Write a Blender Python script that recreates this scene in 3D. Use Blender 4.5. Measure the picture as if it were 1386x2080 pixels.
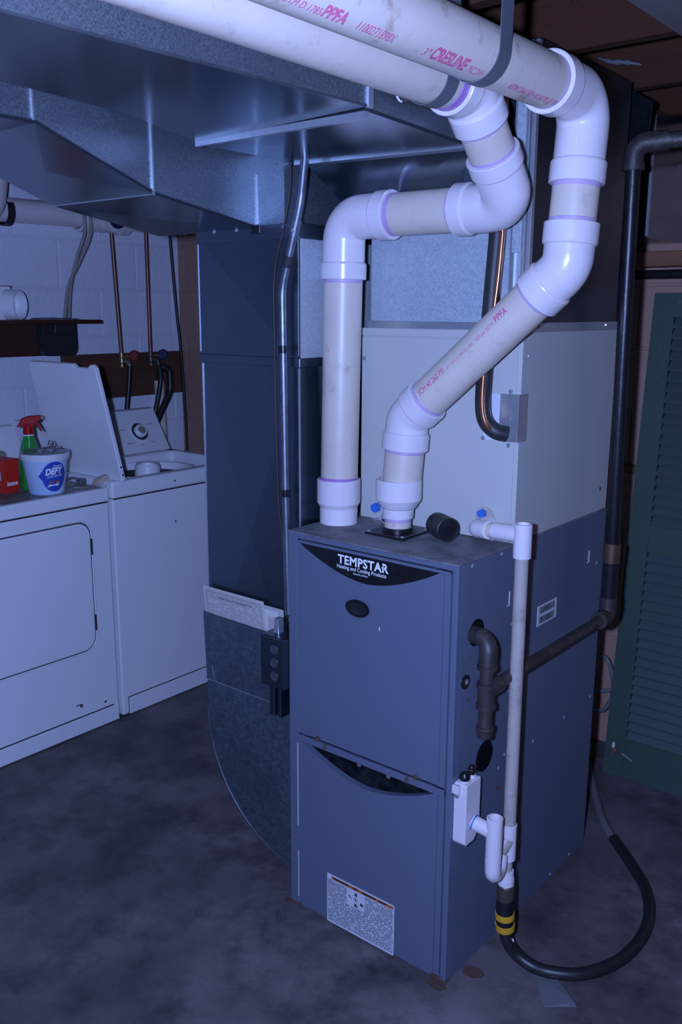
import bpy, bmesh, math, random
from mathutils import Vector as V, Matrix
random.seed(7)
PI = math.pi
for o in list(bpy.data.objects): bpy.data.objects.remove(o)
SC = bpy.context.scene
COL = SC.collection

# ------------------------------------------------------------------ camera
cam_d = bpy.data.cameras.new('camera'); cam = bpy.data.objects.new('camera', cam_d); COL.objects.link(cam)
RIGHT = V((0.77378727, 0.63342954, 0.00450288)); UP = V((-0.14059303, 0.16480623, 0.97625432)); FWD = V((-0.61764622, 0.75604625, -0.21658074))
CAM = V((1.45431, -1.57720, 1.53644))
cam.matrix_world = Matrix((( RIGHT.x, UP.x, -FWD.x, CAM.x), (RIGHT.y, UP.y, -FWD.y, CAM.y), (RIGHT.z, UP.z, -FWD.z, CAM.z), (0, 0, 0, 1)))
cam_d.sensor_fit = 'VERTICAL'; cam_d.sensor_height = 36.0; cam_d.lens = 1845.48 * 36 / 2080
cam_d.clip_start = 0.02; cam_d.clip_end = 60
SC.camera = cam
# ------------------------------------------------------------------ world, flash, exposure
W = bpy.data.worlds.new('basement'); SC.world = W; W.use_nodes = True
bg = W.node_tree.nodes['Background']; bg.inputs[0].default_value = (0.30, 0.42, 1.0, 1); bg.inputs[1].default_value = 0.004
fl = bpy.data.lights.new('camera_flash', 'SPOT'); flo = bpy.data.objects.new('camera_flash', fl); COL.objects.link(flo)
fl.energy = 260; fl.color = (0.32, 0.445, 1.0); fl.shadow_soft_size = 0.022; fl.spot_size = math.radians(150); fl.spot_blend = 0.35
flo.matrix_world = cam.matrix_world.copy(); flo.location = CAM - RIGHT * 0.105 + UP * 0.02
vs = SC.view_settings; vs.view_transform = 'Standard'; vs.look = 'None'; vs.gamma = 1.0; vs.exposure = 0.0; vs.use_curve_mapping = False

# ------------------------------------------------------------------ materials
def nd(nt, t, **k):
    n = nt.nodes.new(t)
    for a, b in k.items(): setattr(n, a, b)
    return n
def mat(name, col, rough=0.5, metal=0.0, col2=None, scale=6.0, contrast=0.5, bump=0.0, bscale=60.0, coat=0.0, kind='noise', stain=None, stain_scale=3.0, stain_amt=0.5, spec=0.5, stretch=None, rough2=None, emit=0):
    """principled material with a procedural two-colour mottle, an optional stain layer and fine bump"""
    m = bpy.data.materials.new(name); m.use_nodes = True; nt = m.node_tree; L = nt.links
    b = nt.nodes['Principled BSDF']
    b.inputs['Roughness'].default_value = rough; b.inputs['Metallic'].default_value = metal
    b.inputs['Specular IOR Level'].default_value = spec
    if coat: b.inputs['Coat Weight'].default_value = coat; b.inputs['Coat Roughness'].default_value = 0.15
    c4 = lambda c: (c[0], c[1], c[2], 1)
    if col2 is None: col2 = tuple(x * 0.86 for x in col)
    tc = nd(nt, 'ShaderNodeTexCoord'); src = tc.outputs['Object']
    if stretch:
        mp = nd(nt, 'ShaderNodeMapping'); mp.inputs['Scale'].default_value = stretch; L.new(src, mp.inputs['Vector']); src = mp.outputs['Vector']
    if kind == 'spangle':
        t = nd(nt, 'ShaderNodeTexVoronoi'); t.inputs['Scale'].default_value = scale; L.new(src, t.inputs['Vector'])
        sp = nd(nt, 'ShaderNodeSeparateColor'); L.new(t.outputs['Color'], sp.inputs[0]); fac = sp.outputs[0]
    else:
        t = nd(nt, 'ShaderNodeTexNoise'); t.inputs['Scale'].default_value = scale; t.inputs['Detail'].default_value = 5; t.inputs['Roughness'].default_value = 0.6
        L.new(src, t.inputs['Vector']); fac = t.outputs['Fac']
    rp = nd(nt, 'ShaderNodeValToRGB'); lo = 0.5 - contrast / 2; hi = 0.5 + contrast / 2
    rp.color_ramp.elements[0].position = max(0, lo); rp.color_ramp.elements[1].position = min(1, hi)
    rp.color_ramp.elements[0].color = c4(col2); rp.color_ramp.elements[1].color = c4(col)
    L.new(fac, rp.inputs[0]); out = rp.outputs[0]
    if stain:
        n2 = nd(nt, 'ShaderNodeTexNoise'); n2.inputs['Scale'].default_value = stain_scale; n2.inputs['Detail'].default_value = 6; n2.inputs['Roughness'].default_value = 0.7
        L.new(tc.outputs['Object'], n2.inputs['Vector'])
        r2 = nd(nt, 'ShaderNodeValToRGB'); r2.color_ramp.elements[0].position = 1 - stain_amt - 0.12 + 0.0; r2.color_ramp.elements[1].position = min(1, 1 - stain_amt + 0.12)
        L.new(n2.outputs['Fac'], r2.inputs[0])
        mx = nd(nt, 'ShaderNodeMix', data_type='RGBA'); L.new(r2.outputs[0], mx.inputs['Factor']); L.new(out, mx.inputs['A']); mx.inputs['B'].default_value = c4(stain); out = mx.outputs['Result']
    L.new(out, b.inputs['Base Color'])
    if rough2 is not None:
        mr = nd(nt, 'ShaderNodeMapRange'); L.new(fac, mr.inputs[0]); mr.inputs[3].default_value = rough; mr.inputs[4].default_value = rough2; L.new(mr.outputs[0], b.inputs['Roughness'])
    if bump:
        n3 = nd(nt, 'ShaderNodeTexNoise'); n3.inputs['Scale'].default_value = bscale; n3.inputs['Detail'].default_value = 4; L.new(src, n3.inputs['Vector'])
        bp = nd(nt, 'ShaderNodeBump'); bp.inputs['Strength'].default_value = bump; bp.inputs['Distance'].default_value = 0.01
        L.new(n3.outputs['Fac'], bp.inputs['Height']); L.new(bp.outputs[0], b.inputs['Normal'])
    if emit: b.inputs['Emission Strength'].default_value = emit
    return m
def print_mat(name, paper, ink, u, v, pitch, word, fill=0.55):
    """paper covered with rows of tiny print: rows along axis u, stacked along axis v (object coordinates)"""
    m = bpy.data.materials.new(name); m.use_nodes = True; nt = m.node_tree; L = nt.links; b = nt.nodes['Principled BSDF']; b.inputs['Roughness'].default_value = 0.5
    tc = nd(nt, 'ShaderNodeTexCoord'); s = nd(nt, 'ShaderNodeSeparateXYZ'); L.new(tc.outputs['Object'], s.inputs[0])
    def mth(op, a, bb=None):
        n = nd(nt, 'ShaderNodeMath', operation=op)
        for i, x in enumerate((a, bb)):
            if x is None: continue
            if isinstance(x, (int, float)): n.inputs[i].default_value = x
            else: L.new(x, n.inputs[i])
        return n.outputs[0]
    row = mth('DIVIDE', s.outputs[v], pitch); fr = mth('FRACT', row); fl_ = mth('FLOOR', row)
    inrow = mth('LESS_THAN', fr, fill)
    wv = nd(nt, 'ShaderNodeTexNoise', noise_dimensions='2D'); cb = nd(nt, 'ShaderNodeCombineXYZ')
    L.new(mth('DIVIDE', s.outputs[u], word), cb.inputs[0]); L.new(mth('MULTIPLY', fl_, 7.31), cb.inputs[1]); L.new(cb.outputs[0], wv.inputs['Vector']); wv.inputs['Scale'].default_value = 1.0; wv.inputs['Detail'].default_value = 1
    on = mth('MULTIPLY', inrow, mth('GREATER_THAN', wv.outputs['Fac'], 0.40))
    mx = nd(nt, 'ShaderNodeMix', data_type='RGBA'); L.new(on, mx.inputs['Factor']); mx.inputs['A'].default_value = (*paper, 1); mx.inputs['B'].default_value = (*ink, 1)
    L.new(mx.outputs['Result'], b.inputs['Base Color'])
    return m

M = {}
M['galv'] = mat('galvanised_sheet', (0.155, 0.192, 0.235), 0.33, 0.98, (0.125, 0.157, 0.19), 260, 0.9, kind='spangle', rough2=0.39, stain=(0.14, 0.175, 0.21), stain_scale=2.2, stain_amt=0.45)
M['galv_highlit'] = mat('galvanised_sheet_highlit', (0.66, 0.72, 0.75), 0.50, 0.60, (0.54, 0.60, 0.63), 260, 0.9, kind='spangle', rough2=0.56)  # lighter copy of the galvanised sheet, flash highlight put into its colour
M['galv_dull'] = mat('dull_galvanised_elbow', (0.26, 0.32, 0.37), 0.50, 0.95, (0.20, 0.25, 0.29), 120, 0.9, kind='spangle', rough2=0.58, stain=(0.18, 0.22, 0.26), stain_scale=6, stain_amt=0.45)
M['conduit'] = mat('dull_conduit', (0.30, 0.33, 0.37), 0.44, 0.9, (0.15, 0.17, 0.20), 40, 0.6)
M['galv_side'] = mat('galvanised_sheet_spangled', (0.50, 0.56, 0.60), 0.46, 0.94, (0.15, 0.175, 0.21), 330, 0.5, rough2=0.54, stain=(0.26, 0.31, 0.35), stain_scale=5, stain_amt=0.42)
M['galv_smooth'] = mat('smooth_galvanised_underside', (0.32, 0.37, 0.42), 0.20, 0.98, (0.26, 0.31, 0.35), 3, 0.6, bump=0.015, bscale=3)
M['galv_seam'] = mat('galvanised_seam', (0.66, 0.70, 0.72), 0.34, 0.75, (0.5, 0.53, 0.55), 60, 0.8)
M['galv_strap'] = mat('galvanised_strap', (0.20, 0.22, 0.235), 0.55, 0.5, (0.13, 0.15, 0.165), 160, 0.9)
M['pipe'] = mat('dusty_pvc_pipe', (0.72, 0.62, 0.50), 0.38, 0, (0.62, 0.53, 0.43), 9, 0.5, bump=0.03, bscale=40, stain=(0.36, 0.28, 0.21), stain_scale=16, stain_amt=0.30)
M['drain'] = mat('grimy_pvc_drain_pipe', (0.50, 0.43, 0.36), 0.45, 0, (0.40, 0.34, 0.285), 14, 0.5, stain=(0.26, 0.21, 0.17), stain_scale=18, stain_amt=0.36)
M['pipe_stained'] = mat('rust_spotted_pvc_pipe', (0.72, 0.62, 0.50), 0.38, 0, (0.62, 0.53, 0.43), 9, 0.5, stain=(0.30, 0.17, 0.08), stain_scale=19, stain_amt=0.33)
M['fitting'] = mat('white_pvc_fitting', (0.80, 0.72, 0.70), 0.24, 0, (0.74, 0.665, 0.645), 8, 0.5, stain=(0.55, 0.48, 0.45), stain_scale=22, stain_amt=0.25)
M['primer'] = mat('purple_primer', (0.32, 0.12, 0.46), 0.35, 0, (0.44, 0.27, 0.50), 24, 0.6)
M['primer_pale'] = mat('pale_purple_primer', (0.46, 0.30, 0.52), 0.45, 0, (0.58, 0.47, 0.55), 40, 0.6)
M['print_red'] = mat('magenta_print', (0.62, 0.05, 0.20), 0.5, 0, (0.70, 0.22, 0.34), 90, 0.6)
M['furnace'] = mat('grey_blue_enamel', (0.124, 0.146, 0.200), 0.40, 0.0, (0.116, 0.137, 0.188), 4, 0.6, bump=0.01, bscale=300)
M['furnace_top'] = mat('dusty_enamel', (0.24, 0.235, 0.25), 0.6, 0, (0.17, 0.165, 0.175), 12, 0.6, stain=(0.07, 0.06, 0.055), stain_scale=14, stain_amt=0.42)
M['coil'] = mat('pale_grey_enamel', (0.53, 0.525, 0.47), 0.45, 0, (0.50, 0.495, 0.44), 4, 0.6, bump=0.01, bscale=200)
M['black_gloss'] = mat('black_plastic', (0.008, 0.008, 0.009), 0.30, 0, (0.014, 0.014, 0.016), 20, 0.5)
M['black_rubber'] = mat('black_rubber', (0.018, 0.018, 0.018), 0.5, 0, (0.03, 0.03, 0.03), 30, 0.5, bump=0.05)
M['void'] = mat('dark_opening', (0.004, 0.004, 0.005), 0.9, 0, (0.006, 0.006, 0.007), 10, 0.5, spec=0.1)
M['void_metal'] = mat('dark_inner_sheet', (0.05, 0.055, 0.06), 0.5, 0.6, (0.008, 0.009, 0.01), 26, 0.35)
M['screw'] = mat('zinc_screw', (0.75, 0.78, 0.80), 0.3, 0.8, (0.6, 0.62, 0.64), 90, 0.5)
M['rusty_screw'] = mat('rusty_screw', (0.16, 0.09, 0.06), 0.7, 0.3, (0.10, 0.06, 0.045), 90, 0.5)
M['iron'] = mat('black_iron_pipe', (0.085, 0.07, 0.062), 0.50, 0.45, (0.045, 0.038, 0.035), 22, 0.6, bump=0.08, bscale=90, stain=(0.16, 0.13, 0.115), stain_scale=20, stain_amt=0.38)
M['iron_dark'] = mat('black_steel_riser', (0.035, 0.034, 0.036), 0.35, 0.5, (0.02, 0.02, 0.022), 25, 0.6, bump=0.06)
M['copper'] = mat('copper', (0.72, 0.30, 0.14), 0.30, 0.9, (0.42, 0.17, 0.09), 14, 0.6)
M['copper_dull'] = mat('dull_copper', (0.26, 0.13, 0.09), 0.40, 0.7, (0.15, 0.085, 0.065), 14, 0.6)
M['white_appl'] = mat('white_enamel', (0.88, 0.89, 0.90), 0.30, 0, (0.84, 0.85, 0.86), 3, 0.6, coat=0.2)
M['dusty_top'] = mat('dusty_dryer_top', (0.42, 0.40, 0.38), 0.5, 0, (0.22, 0.19, 0.17), 9, 0.5, stain=(0.07, 0.055, 0.045), stain_scale=6, stain_amt=0.47)
M['dark_gap'] = mat('gap_shade_dark_trim', (0.03, 0.032, 0.035), 0.7, 0, (0.02, 0.02, 0.02), 20, 0.5)  # near-black painted as shade in gaps; also colours dark tape and small trim
M['hinge'] = mat('worn_hinge', (0.10, 0.10, 0.09), 0.5, 0.5, (0.05, 0.05, 0.045), 60, 0.5)
M['block_white'] = mat('white_painted_block', (0.80, 0.82, 0.88), 0.55, 0, (0.74, 0.76, 0.82), 7, 0.6, bump=0.25, bscale=45)
M['mortar_white'] = mat('white_painted_mortar', (0.74, 0.76, 0.82), 0.7, 0, (0.66, 0.68, 0.74), 20, 0.6, bump=0.3, bscale=60)
M['block_tan'] = mat('tan_painted_block', (0.40, 0.235, 0.165), 0.75, 0, (0.36, 0.21, 0.15), 7, 0.6, bump=0.2, bscale=45)
M['mortar_tan'] = mat('tan_painted_mortar', (0.385, 0.227, 0.16), 0.8, 0, (0.35, 0.205, 0.145), 20, 0.6)
M['concrete'] = mat('stained_concrete', (0.200, 0.162, 0.158), 0.55, 0, (0.060, 0.049, 0.048), 2.6, 0.36, bump=0.10, bscale=70, stain=(0.040, 0.033, 0.033), stain_scale=4.2, stain_amt=0.42, rough2=0.65)
M['joist'] = mat('old_joist_wood', (0.085, 0.030, 0.0135), 0.85, 0, (0.048, 0.018, 0.009), 3, 0.6, stretch=(0.7, 9, 9), bump=0.15, bscale=14, spec=0.2)
M['deck'] = mat('old_floor_boards', (0.045, 0.020, 0.010), 0.9, 0, (0.028, 0.013, 0.007), 3, 0.6, stretch=(6, 0.8, 6), spec=0.2)
M['wood_brown'] = mat('brown_board', (0.125, 0.050, 0.026), 0.6, 0, (0.075, 0.030, 0.017), 4, 0.6, stretch=(9, 1, 9), bump=0.1, bscale=20)
M['wood_dark'] = mat('dark_shelf_wood', (0.07, 0.022, 0.012), 0.5, 0, (0.045, 0.015, 0.009), 4, 0.6, stretch=(9, 1, 9))
M['wood_orange'] = mat('orange_wood', (0.25, 0.105, 0.045), 0.6, 0, (0.16, 0.07, 0.032), 5, 0.6, stretch=(1, 9, 9))
M['green'] = mat('green_shutter_paint', (0.050, 0.090, 0.062), 0.55, 0, (0.038, 0.072, 0.050), 6, 0.6, stain=(0.10, 0.13, 0.10), stain_scale=18, stain_amt=0.28, bump=0.08)
M['green_slat'] = mat('faded_green_slat', (0.092, 0.125, 0.112), 0.6, 0, (0.072, 0.10, 0.09), 6, 0.6, bump=0.05)
M['paper'] = mat('white_paper', (0.72, 0.70, 0.66), 0.7, 0, (0.66, 0.64, 0.60), 8, 0.5)
M['paper_warm'] = mat('cream_card', (0.62, 0.56, 0.50), 0.7, 0, (0.57, 0.51, 0.45), 8, 0.5)
M['card_print'] = print_mat('certificate_print', (0.60, 0.55, 0.50), (0.36, 0.33, 0.33), 0, 2, 0.0055, 0.011, 0.45)
M['card_border'] = mat('certificate_border', (0.42, 0.37, 0.35), 0.7, 0, (0.46, 0.41, 0.38), 200, 0.5)
M['label_print'] = print_mat('warning_label_print', (0.62, 0.64, 0.66), (0.10, 0.10, 0.12), 0, 2, 0.0042, 0.006, 0.50)
M['label_paper'] = mat('label_paper', (0.66, 0.68, 0.70), 0.45, 0, (0.62, 0.64, 0.66), 10, 0.5)
M['label_orange'] = mat('orange_band', (0.52, 0.15, 0.03), 0.5, 0, (0.40, 0.11, 0.03), 30, 0.5)
M['ink'] = mat('black_ink', (0.02, 0.02, 0.025), 0.6, 0, (0.03, 0.03, 0.035), 40, 0.5)
M['ink_red'] = mat('red_ink', (0.45, 0.03, 0.06), 0.6, 0, (0.40, 0.03, 0.05), 40, 0.5)
M['logo_white'] = mat('white_print', (0.92, 0.93, 0.95), 0.5, 0, (0.90, 0.91, 0.93), 10, 0.5)
M['hose_black'] = mat('black_hose', (0.014, 0.014, 0.015), 0.42, 0, (0.022, 0.021, 0.021), 40, 0.5)
M['hose_grey'] = mat('grey_hose', (0.20, 0.185, 0.185), 0.5, 0, (0.15, 0.14, 0.14), 30, 0.5)
M['yellow'] = mat('yellow_plastic', (0.72, 0.38, 0.02), 0.45, 0, (0.62, 0.31, 0.02), 40, 0.5)
M['brass'] = mat('brass', (0.42, 0.29, 0.13), 0.35, 0.8, (0.26, 0.18, 0.10), 40, 0.5)
M['bronze'] = mat('dark_bronze_fitting', (0.15, 0.115, 0.085), 0.45, 0.5, (0.09, 0.07, 0.055), 40, 0.5)
M['blue_plastic'] = mat('blue_plastic', (0.04, 0.16, 0.60), 0.4, 0, (0.035, 0.14, 0.52), 30, 0.5)
M['tub_blue'] = mat('pale_blue_tub_wrap', (0.40, 0.58, 0.85), 0.4, 0, (0.66, 0.76, 0.88), 9, 0.45)
M['tub_white'] = mat('white_tub_plastic', (0.80, 0.82, 0.84), 0.35, 0, (0.76, 0.78, 0.80), 9, 0.5)
M['tub_badge'] = mat('deep_blue_badge', (0.035, 0.06, 0.40), 0.4, 0, (0.04, 0.10, 0.52), 12, 0.5)
M['clear_lid'] = mat('smoky_clear_lid', (0.16, 0.16, 0.17), 0.14, 0, (0.22, 0.22, 0.23), 12, 0.5)
M['bottle_green'] = mat('green_bottle', (0.02, 0.30, 0.04), 0.25, 0, (0.018, 0.26, 0.035), 10, 0.5)
M['spray_red'] = mat('red_plastic', (0.42, 0.006, 0.006), 0.5, 0, (0.36, 0.005, 0.005), 10, 0.5, spec=0.2)
M['box_red'] = mat('red_carton', (0.62, 0.025, 0.012), 0.5, 0, (0.56, 0.02, 0.01), 10, 0.5)
M['box_dark'] = mat('red_carton_side', (0.50, 0.03, 0.02), 0.5, 0, (0.44, 0.025, 0.02), 10, 0.5)
M['cable_tan'] = mat('tan_cable', (0.36, 0.31, 0.28), 0.6, 0, (0.30, 0.26, 0.24), 12, 0.5)
M['cable_brown'] = mat('brown_wire', (0.055, 0.028, 0.026), 0.5, 0, (0.045, 0.024, 0.022), 30, 0.5)
M['valve_red'] = mat('red_handle', (0.20, 0.006, 0.010), 0.6, 0, (0.15, 0.005, 0.008), 30, 0.5)
M['valve_blue'] = mat('blue_handle', (0.012, 0.02, 0.075), 0.6, 0, (0.010, 0.016, 0.06), 30, 0.5)
M['chrome'] = mat('chrome', (0.8, 0.8, 0.82), 0.2, 0.9, (0.7, 0.7, 0.72), 30, 0.5)
M['knob'] = mat('beige_knob_cap', (0.34, 0.32, 0.25), 0.5, 0.1, (0.28, 0.26, 0.21), 30, 0.5)
M['clear_tape'] = mat('clear_plastic_strip', (0.17, 0.165, 0.17), 0.18, 0, (0.13, 0.125, 0.13), 14, 0.5)
M['rust'] = mat('rust_stain', (0.13, 0.040, 0.012), 0.9, 0, (0.07, 0.034, 0.018), 60, 0.5, stain=(0.08, 0.06, 0.05), stain_scale=90, stain_amt=0.5)
M['fuzz'] = mat('grey_lint', (0.15, 0.155, 0.17), 0.9, 0, (0.09, 0.095, 0.105), 60, 0.5)
M['beige'] = mat('foam_sealant', (0.55, 0.47, 0.38), 0.8, 0, (0.42, 0.34, 0.27), 40, 0.5, bump=0.2)

# ------------------------------------------------------------------ mesh helpers
class G:
    def __init__(s): s.v = []; s.f = []; s.sm = []
    def add(s, vs, fs, smooth=False):
        n = len(s.v); s.v += [tuple(v) for v in vs]
        for f in fs: s.f.append(tuple(i + n for i in f)); s.sm.append(smooth)
        return s
    def box(s, a, b, bev=0.0, seg=2):
        bm = bmesh.new(); bmesh.ops.create_cube(bm, size=1)
        for v in bm.verts: v.co = V([(a[i] + b[i]) / 2 + v.co[i] * (b[i] - a[i]) for i in range(3)])
        if bev: bmesh.ops.bevel(bm, geom=list(bm.edges), offset=bev, segments=seg, affect='EDGES', profile=0.5)
        s.bm(bm); return s
    def bm(s, bm, smooth=False):
        bm.verts.index_update(); s.add([v.co.copy() for v in bm.verts], [[v.index for v in f.verts] for f in bm.faces], smooth); bm.free(); return s
    def hexa(s, p, bulge=0.0):
        """eight corners: bottom loop 0-3, top loop 4-7, each quad cross-broken outwards by bulge"""
        p = [V(q) for q in p]; c = sum(p, V()) / 8
        for q in ((0, 1, 2, 3), (4, 5, 6, 7), (0, 1, 5, 4), (1, 2, 6, 5), (2, 3, 7, 6), (3, 0, 4, 7)): s.panel([p[i] for i in q], bulge, c)
        return s
    def panel(s, q, bulge=0.0, inside=None):
        q = [V(x) for x in q]; m = sum(q, V()) / len(q); n = (q[1] - q[0]).cross(q[2] - q[0])
        if n.length < 1e-9: n = (q[2] - q[0]).cross(q[3] - q[0])
        n.normalize()
        if inside is not None and n.dot(m - inside) < 0: q.reverse(); n = -n
        if bulge: s.add(q + [m + n * bulge], [(i, (i + 1) % len(q), len(q)) for i in range(len(q))])
        else: s.add(q, [tuple(range(len(q)))])
        return s
    def prism(s, poly, axis, a, b):
        """2-D polygon extruded along axis from a to b; poly coordinates are the other two axes in xyz order"""
        ax = 'xyz'.index(axis)
        def p3(q, t):
            c = list(q); c.insert(ax, t); return c
        n = len(poly); vs = [p3(q, a) for q in poly] + [p3(q, b) for q in poly]
        bm = bmesh.new(); bv = [bm.verts.new(v) for v in vs]
        bm.faces.new(bv[:n]); bm.faces.new(bv[n:][::-1])
        for i in range(n): bm.faces.new((bv[i], bv[n + i], bv[n + (i + 1) % n], bv[(i + 1) % n]))
        bmesh.ops.recalc_face_normals(bm, faces=bm.faces); s.bm(bm); return s
    def tube(s, pts, r, seg=24, caps=True, r2=None, scale=None):
        """swept tube; r may be a list (per point)"""
        pts = [V(p) for p in pts]; n = len(pts); rs = r if isinstance(r, (list, tuple)) else [r] * n
        t0 = (pts[1] - pts[0]).normalized(); a = V((0, 0, 1)) if abs(t0.z) < 0.9 else V((1, 0, 0)); e = (a - t0 * a.dot(t0)).normalized()
        vs = []; fs = []
        for i, p in enumerate(pts):
            d0 = pts[i] - pts[i - 1] if i else pts[1] - pts[0]; d1 = pts[i + 1] - pts[i] if i < n - 1 else d0
            t = d0.normalized() + d1.normalized()
            t = t.normalized() if t.length > 1e-6 else t0
            e = (e - t * e.dot(t))
            e = e.normalized(); f = t.cross(e)
            for k in range(seg):
                an = 2 * PI * k / seg; vs.append(p + (e * math.cos(an) + f * math.sin(an)) * rs[i])
        for i in range(n - 1):
            for k in range(seg):
                k2 = (k + 1) % seg; fs.append((i * seg + k, i * seg + k2, (i + 1) * seg + k2, (i + 1) * seg + k))
        base = len(s.v); s.add(vs, fs, True)
        if caps: s.add(vs[:seg], [tuple(range(seg))[::-1]]); s.add(vs[-seg:], [tuple(range(seg))])
        return s
    def lathe(s, p0, ax, prof, seg=32, smooth=True):
        """profile of (distance along axis, radius) pairs; sharp corners where a pair repeats"""
        p0 = V(p0); ax = V(ax).normalized(); a = V((0, 0, 1)) if abs(ax.z) < 0.9 else V((1, 0, 0)); e = (a - ax * a.dot(ax)).normalized(); f = ax.cross(e)
        for i in range(len(prof) - 1):
            (h0, r0), (h1, r1) = prof[i], prof[i + 1]
            vs = []
            for h, r in ((h0, r0), (h1, r1)):
                for k in range(seg):
                    an = 2 * PI * k / seg; vs.append(p0 + ax * h + (e * math.cos(an) + f * math.sin(an)) * r)
            if abs(h0 - h1) + abs(r0 - r1) < 1e-9: continue
            s.add(vs, [(k, (k + 1) % seg, seg + (k + 1) % seg, seg + k) for k in range(seg)], smooth)
        return s
    def disc(s, p0, n, r, rx=None, seg=32):
        p0 = V(p0); n = V(n).normalized(); a = V((0, 0, 1)) if abs(n.z) < 0.9 else V((1, 0, 0)); e = (a - n * a.dot(n)).normalized(); f = e.cross(n) * -1
        rx = rx or r
        s.add([p0 + e * r * math.sin(2 * PI * k / seg) + f * rx * math.cos(2 * PI * k / seg) for k in range(seg)], [tuple(range(seg))]); return s
    def mesh(s, name, off=V()):
        me = bpy.data.meshes.new(name); me.from_pydata([V(v) - off for v in s.v], [], s.f)
        me.polygons.foreach_set('use_smooth', s.sm); me.update(); return me
def wloc(o):
    p = V()
    while o: p += o.location; o = o.parent
    return p
def obj(name, g, m, parent=None, label=None, stuff=False):
    """link geometry given in world coordinates as one mesh object"""
    me = g if isinstance(g, bpy.types.Mesh) else g.mesh(name, wloc(parent) if parent else V())
    if m is not None and len(me.materials) == 0: me.materials.append(M[m] if isinstance(m, str) else m)
    o = bpy.data.objects.new(name, me); COL.objects.link(o)
    if parent: o.parent = parent
    if label: o['label'] = label
    if stuff: o['kind'] = 'stuff'
    return o
def tag(o, label, cat, group=None):
    o['label'] = label; o['category'] = cat
    if group: o['group'] = group
    return o
def thing(name, label, cat, loc, group=None):
    o = bpy.data.objects.new(name, None); COL.objects.link(o); o.location = loc; o.empty_display_size = 0.05
    return tag(o, label, cat, group)
def struct(name, g, m, label=None):
    o = obj(name, g, m); o['kind'] = 'structure'
    if label: o['label'] = label
    return o
def lone(name, g, m, label, cat, base, group=None):
    """a thing that is one mesh, origin at its base"""
    me = g.mesh(name, V(base)); me.materials.append(M[m]); o = bpy.data.objects.new(name, me); COL.objects.link(o); o.location = base
    return tag(o, label, cat, group)
def fillet(pts, R, n=8):
    """round the inner corners of a polyline"""
    pts = [V(p) for p in pts]; out = [pts[0]]; Rs = R if isinstance(R, (list, tuple)) else [R] * (len(pts) - 2)
    for i in range(1, len(pts) - 1):
        a = (pts[i - 1] - pts[i]); b = (pts[i + 1] - pts[i]); la, lb = a.length, b.length; a.normalize(); b.normalize()
        ang = a.angle(b); t = min(Rs[i - 1] / math.tan(ang / 2), la * 0.49, lb * 0.49)
        r = t * math.tan(ang / 2); c = pts[i] + (a + b).normalized() * (r / math.sin(ang / 2))
        p, q = pts[i] + a * t, pts[i] + b * t; u, w = (p - c), (q - c); th = u.angle(w)
        if th < 1e-4: out.append(pts[i]); continue
        for k in range(n + 1):
            f = k / n; out.append(c + (u * math.sin((1 - f) * th) + w * math.sin(f * th)) / math.sin(th))
    out.append(pts[-1]); return out
def spline(pts, n=8):
    """Catmull-Rom through points"""
    pts = [V(p) for p in pts]; P = [2 * pts[0] - pts[1]] + pts + [2 * pts[-1] - pts[-2]]; out = []
    for i in range(1, len(P) - 2):
        for k in range(n):
            t = k / n; a, b, c, d = P[i - 1:i + 3]
            out.append(0.5 * ((2 * b) + (c - a) * t + (2 * a - 5 * b + 4 * c - d) * t * t + (3 * b - a - 3 * c + d) * t ** 3))
    out.append(pts[-1]); return out
def text2d(s, size, bold=0.0, shear=0.0, align='LEFT', space=1.0, sub=0, width=None):
    """flat lettering: returns (verts2d, faces)"""
    c = bpy.data.curves.new('t', 'FONT'); c.body = s; c.size = size; c.offset = bold; c.shear = shear; c.align_x = align; c.space_character = space; c.resolution_u = 3
    o = bpy.data.objects.new('t', c); COL.objects.link(o); dg = bpy.context.evaluated_depsgraph_get(); dg.update()
    me = bpy.data.meshes.new_from_object(o.evaluated_get(dg)); bm = bmesh.new(); bm.from_mesh(me)
    if sub:
        bmesh.ops.triangulate(bm, faces=bm.faces); bmesh.ops.subdivide_edges(bm, edges=bm.edges, cuts=sub, use_grid_fill=True)
    bm.verts.index_update(); vs = [(v.co.x, v.co.y) for v in bm.verts]; fs = [[v.index for v in f.verts] for f in bm.faces]
    bm.free(); bpy.data.objects.remove(o); bpy.data.meshes.remove(me); bpy.data.curves.remove(c)
    if width and vs:
        x0 = min(v[0] for v in vs); x1 = max(v[0] for v in vs); k = width / (x1 - x0); vs = [((x - x0) * k, y) for x, y in vs]
    return vs, fs
def text_flat(name, s, size, org, u, v, m, parent, **k):
    vs, fs = text2d(s, size, **k); org, u, v = V(org), V(u), V(v)
    return obj(name, G().add([org + u * a + v * b for a, b in vs], fs), m, parent)
def text_pipe(name, s, size, p0, ax, n, r, m, parent, **k):
    """lettering wrapped on a pipe: baseline through p0 (on the axis) along ax, facing n"""
    k.setdefault('sub', 1); vs, fs = text2d(s, size, **k); p0, ax, n = V(p0), V(ax).normalized(), V(n); n = (n - ax * n.dot(ax)).normalized(); up = n.cross(ax); R = r + 0.0012
    return obj(name, G().add([p0 + ax * a + (n * math.cos(b / R) + up * math.sin(b / R)) * R for a, b in vs], fs), m, parent)
def rrect(x0, x1, y0, y1, r, n=6):
    out = []
    for cx, cy, a0 in ((x1 - r, y1 - r, 0), (x0 + r, y1 - r, PI / 2), (x0 + r, y0 + r, PI), (x1 - r, y0 + r, 1.5 * PI)):
        out += [(cx + r * math.cos(a0 + PI / 2 * k / n), cy + r * math.sin(a0 + PI / 2 * k / n)) for k in range(n + 1)]
    return out
_sc = {}
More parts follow.
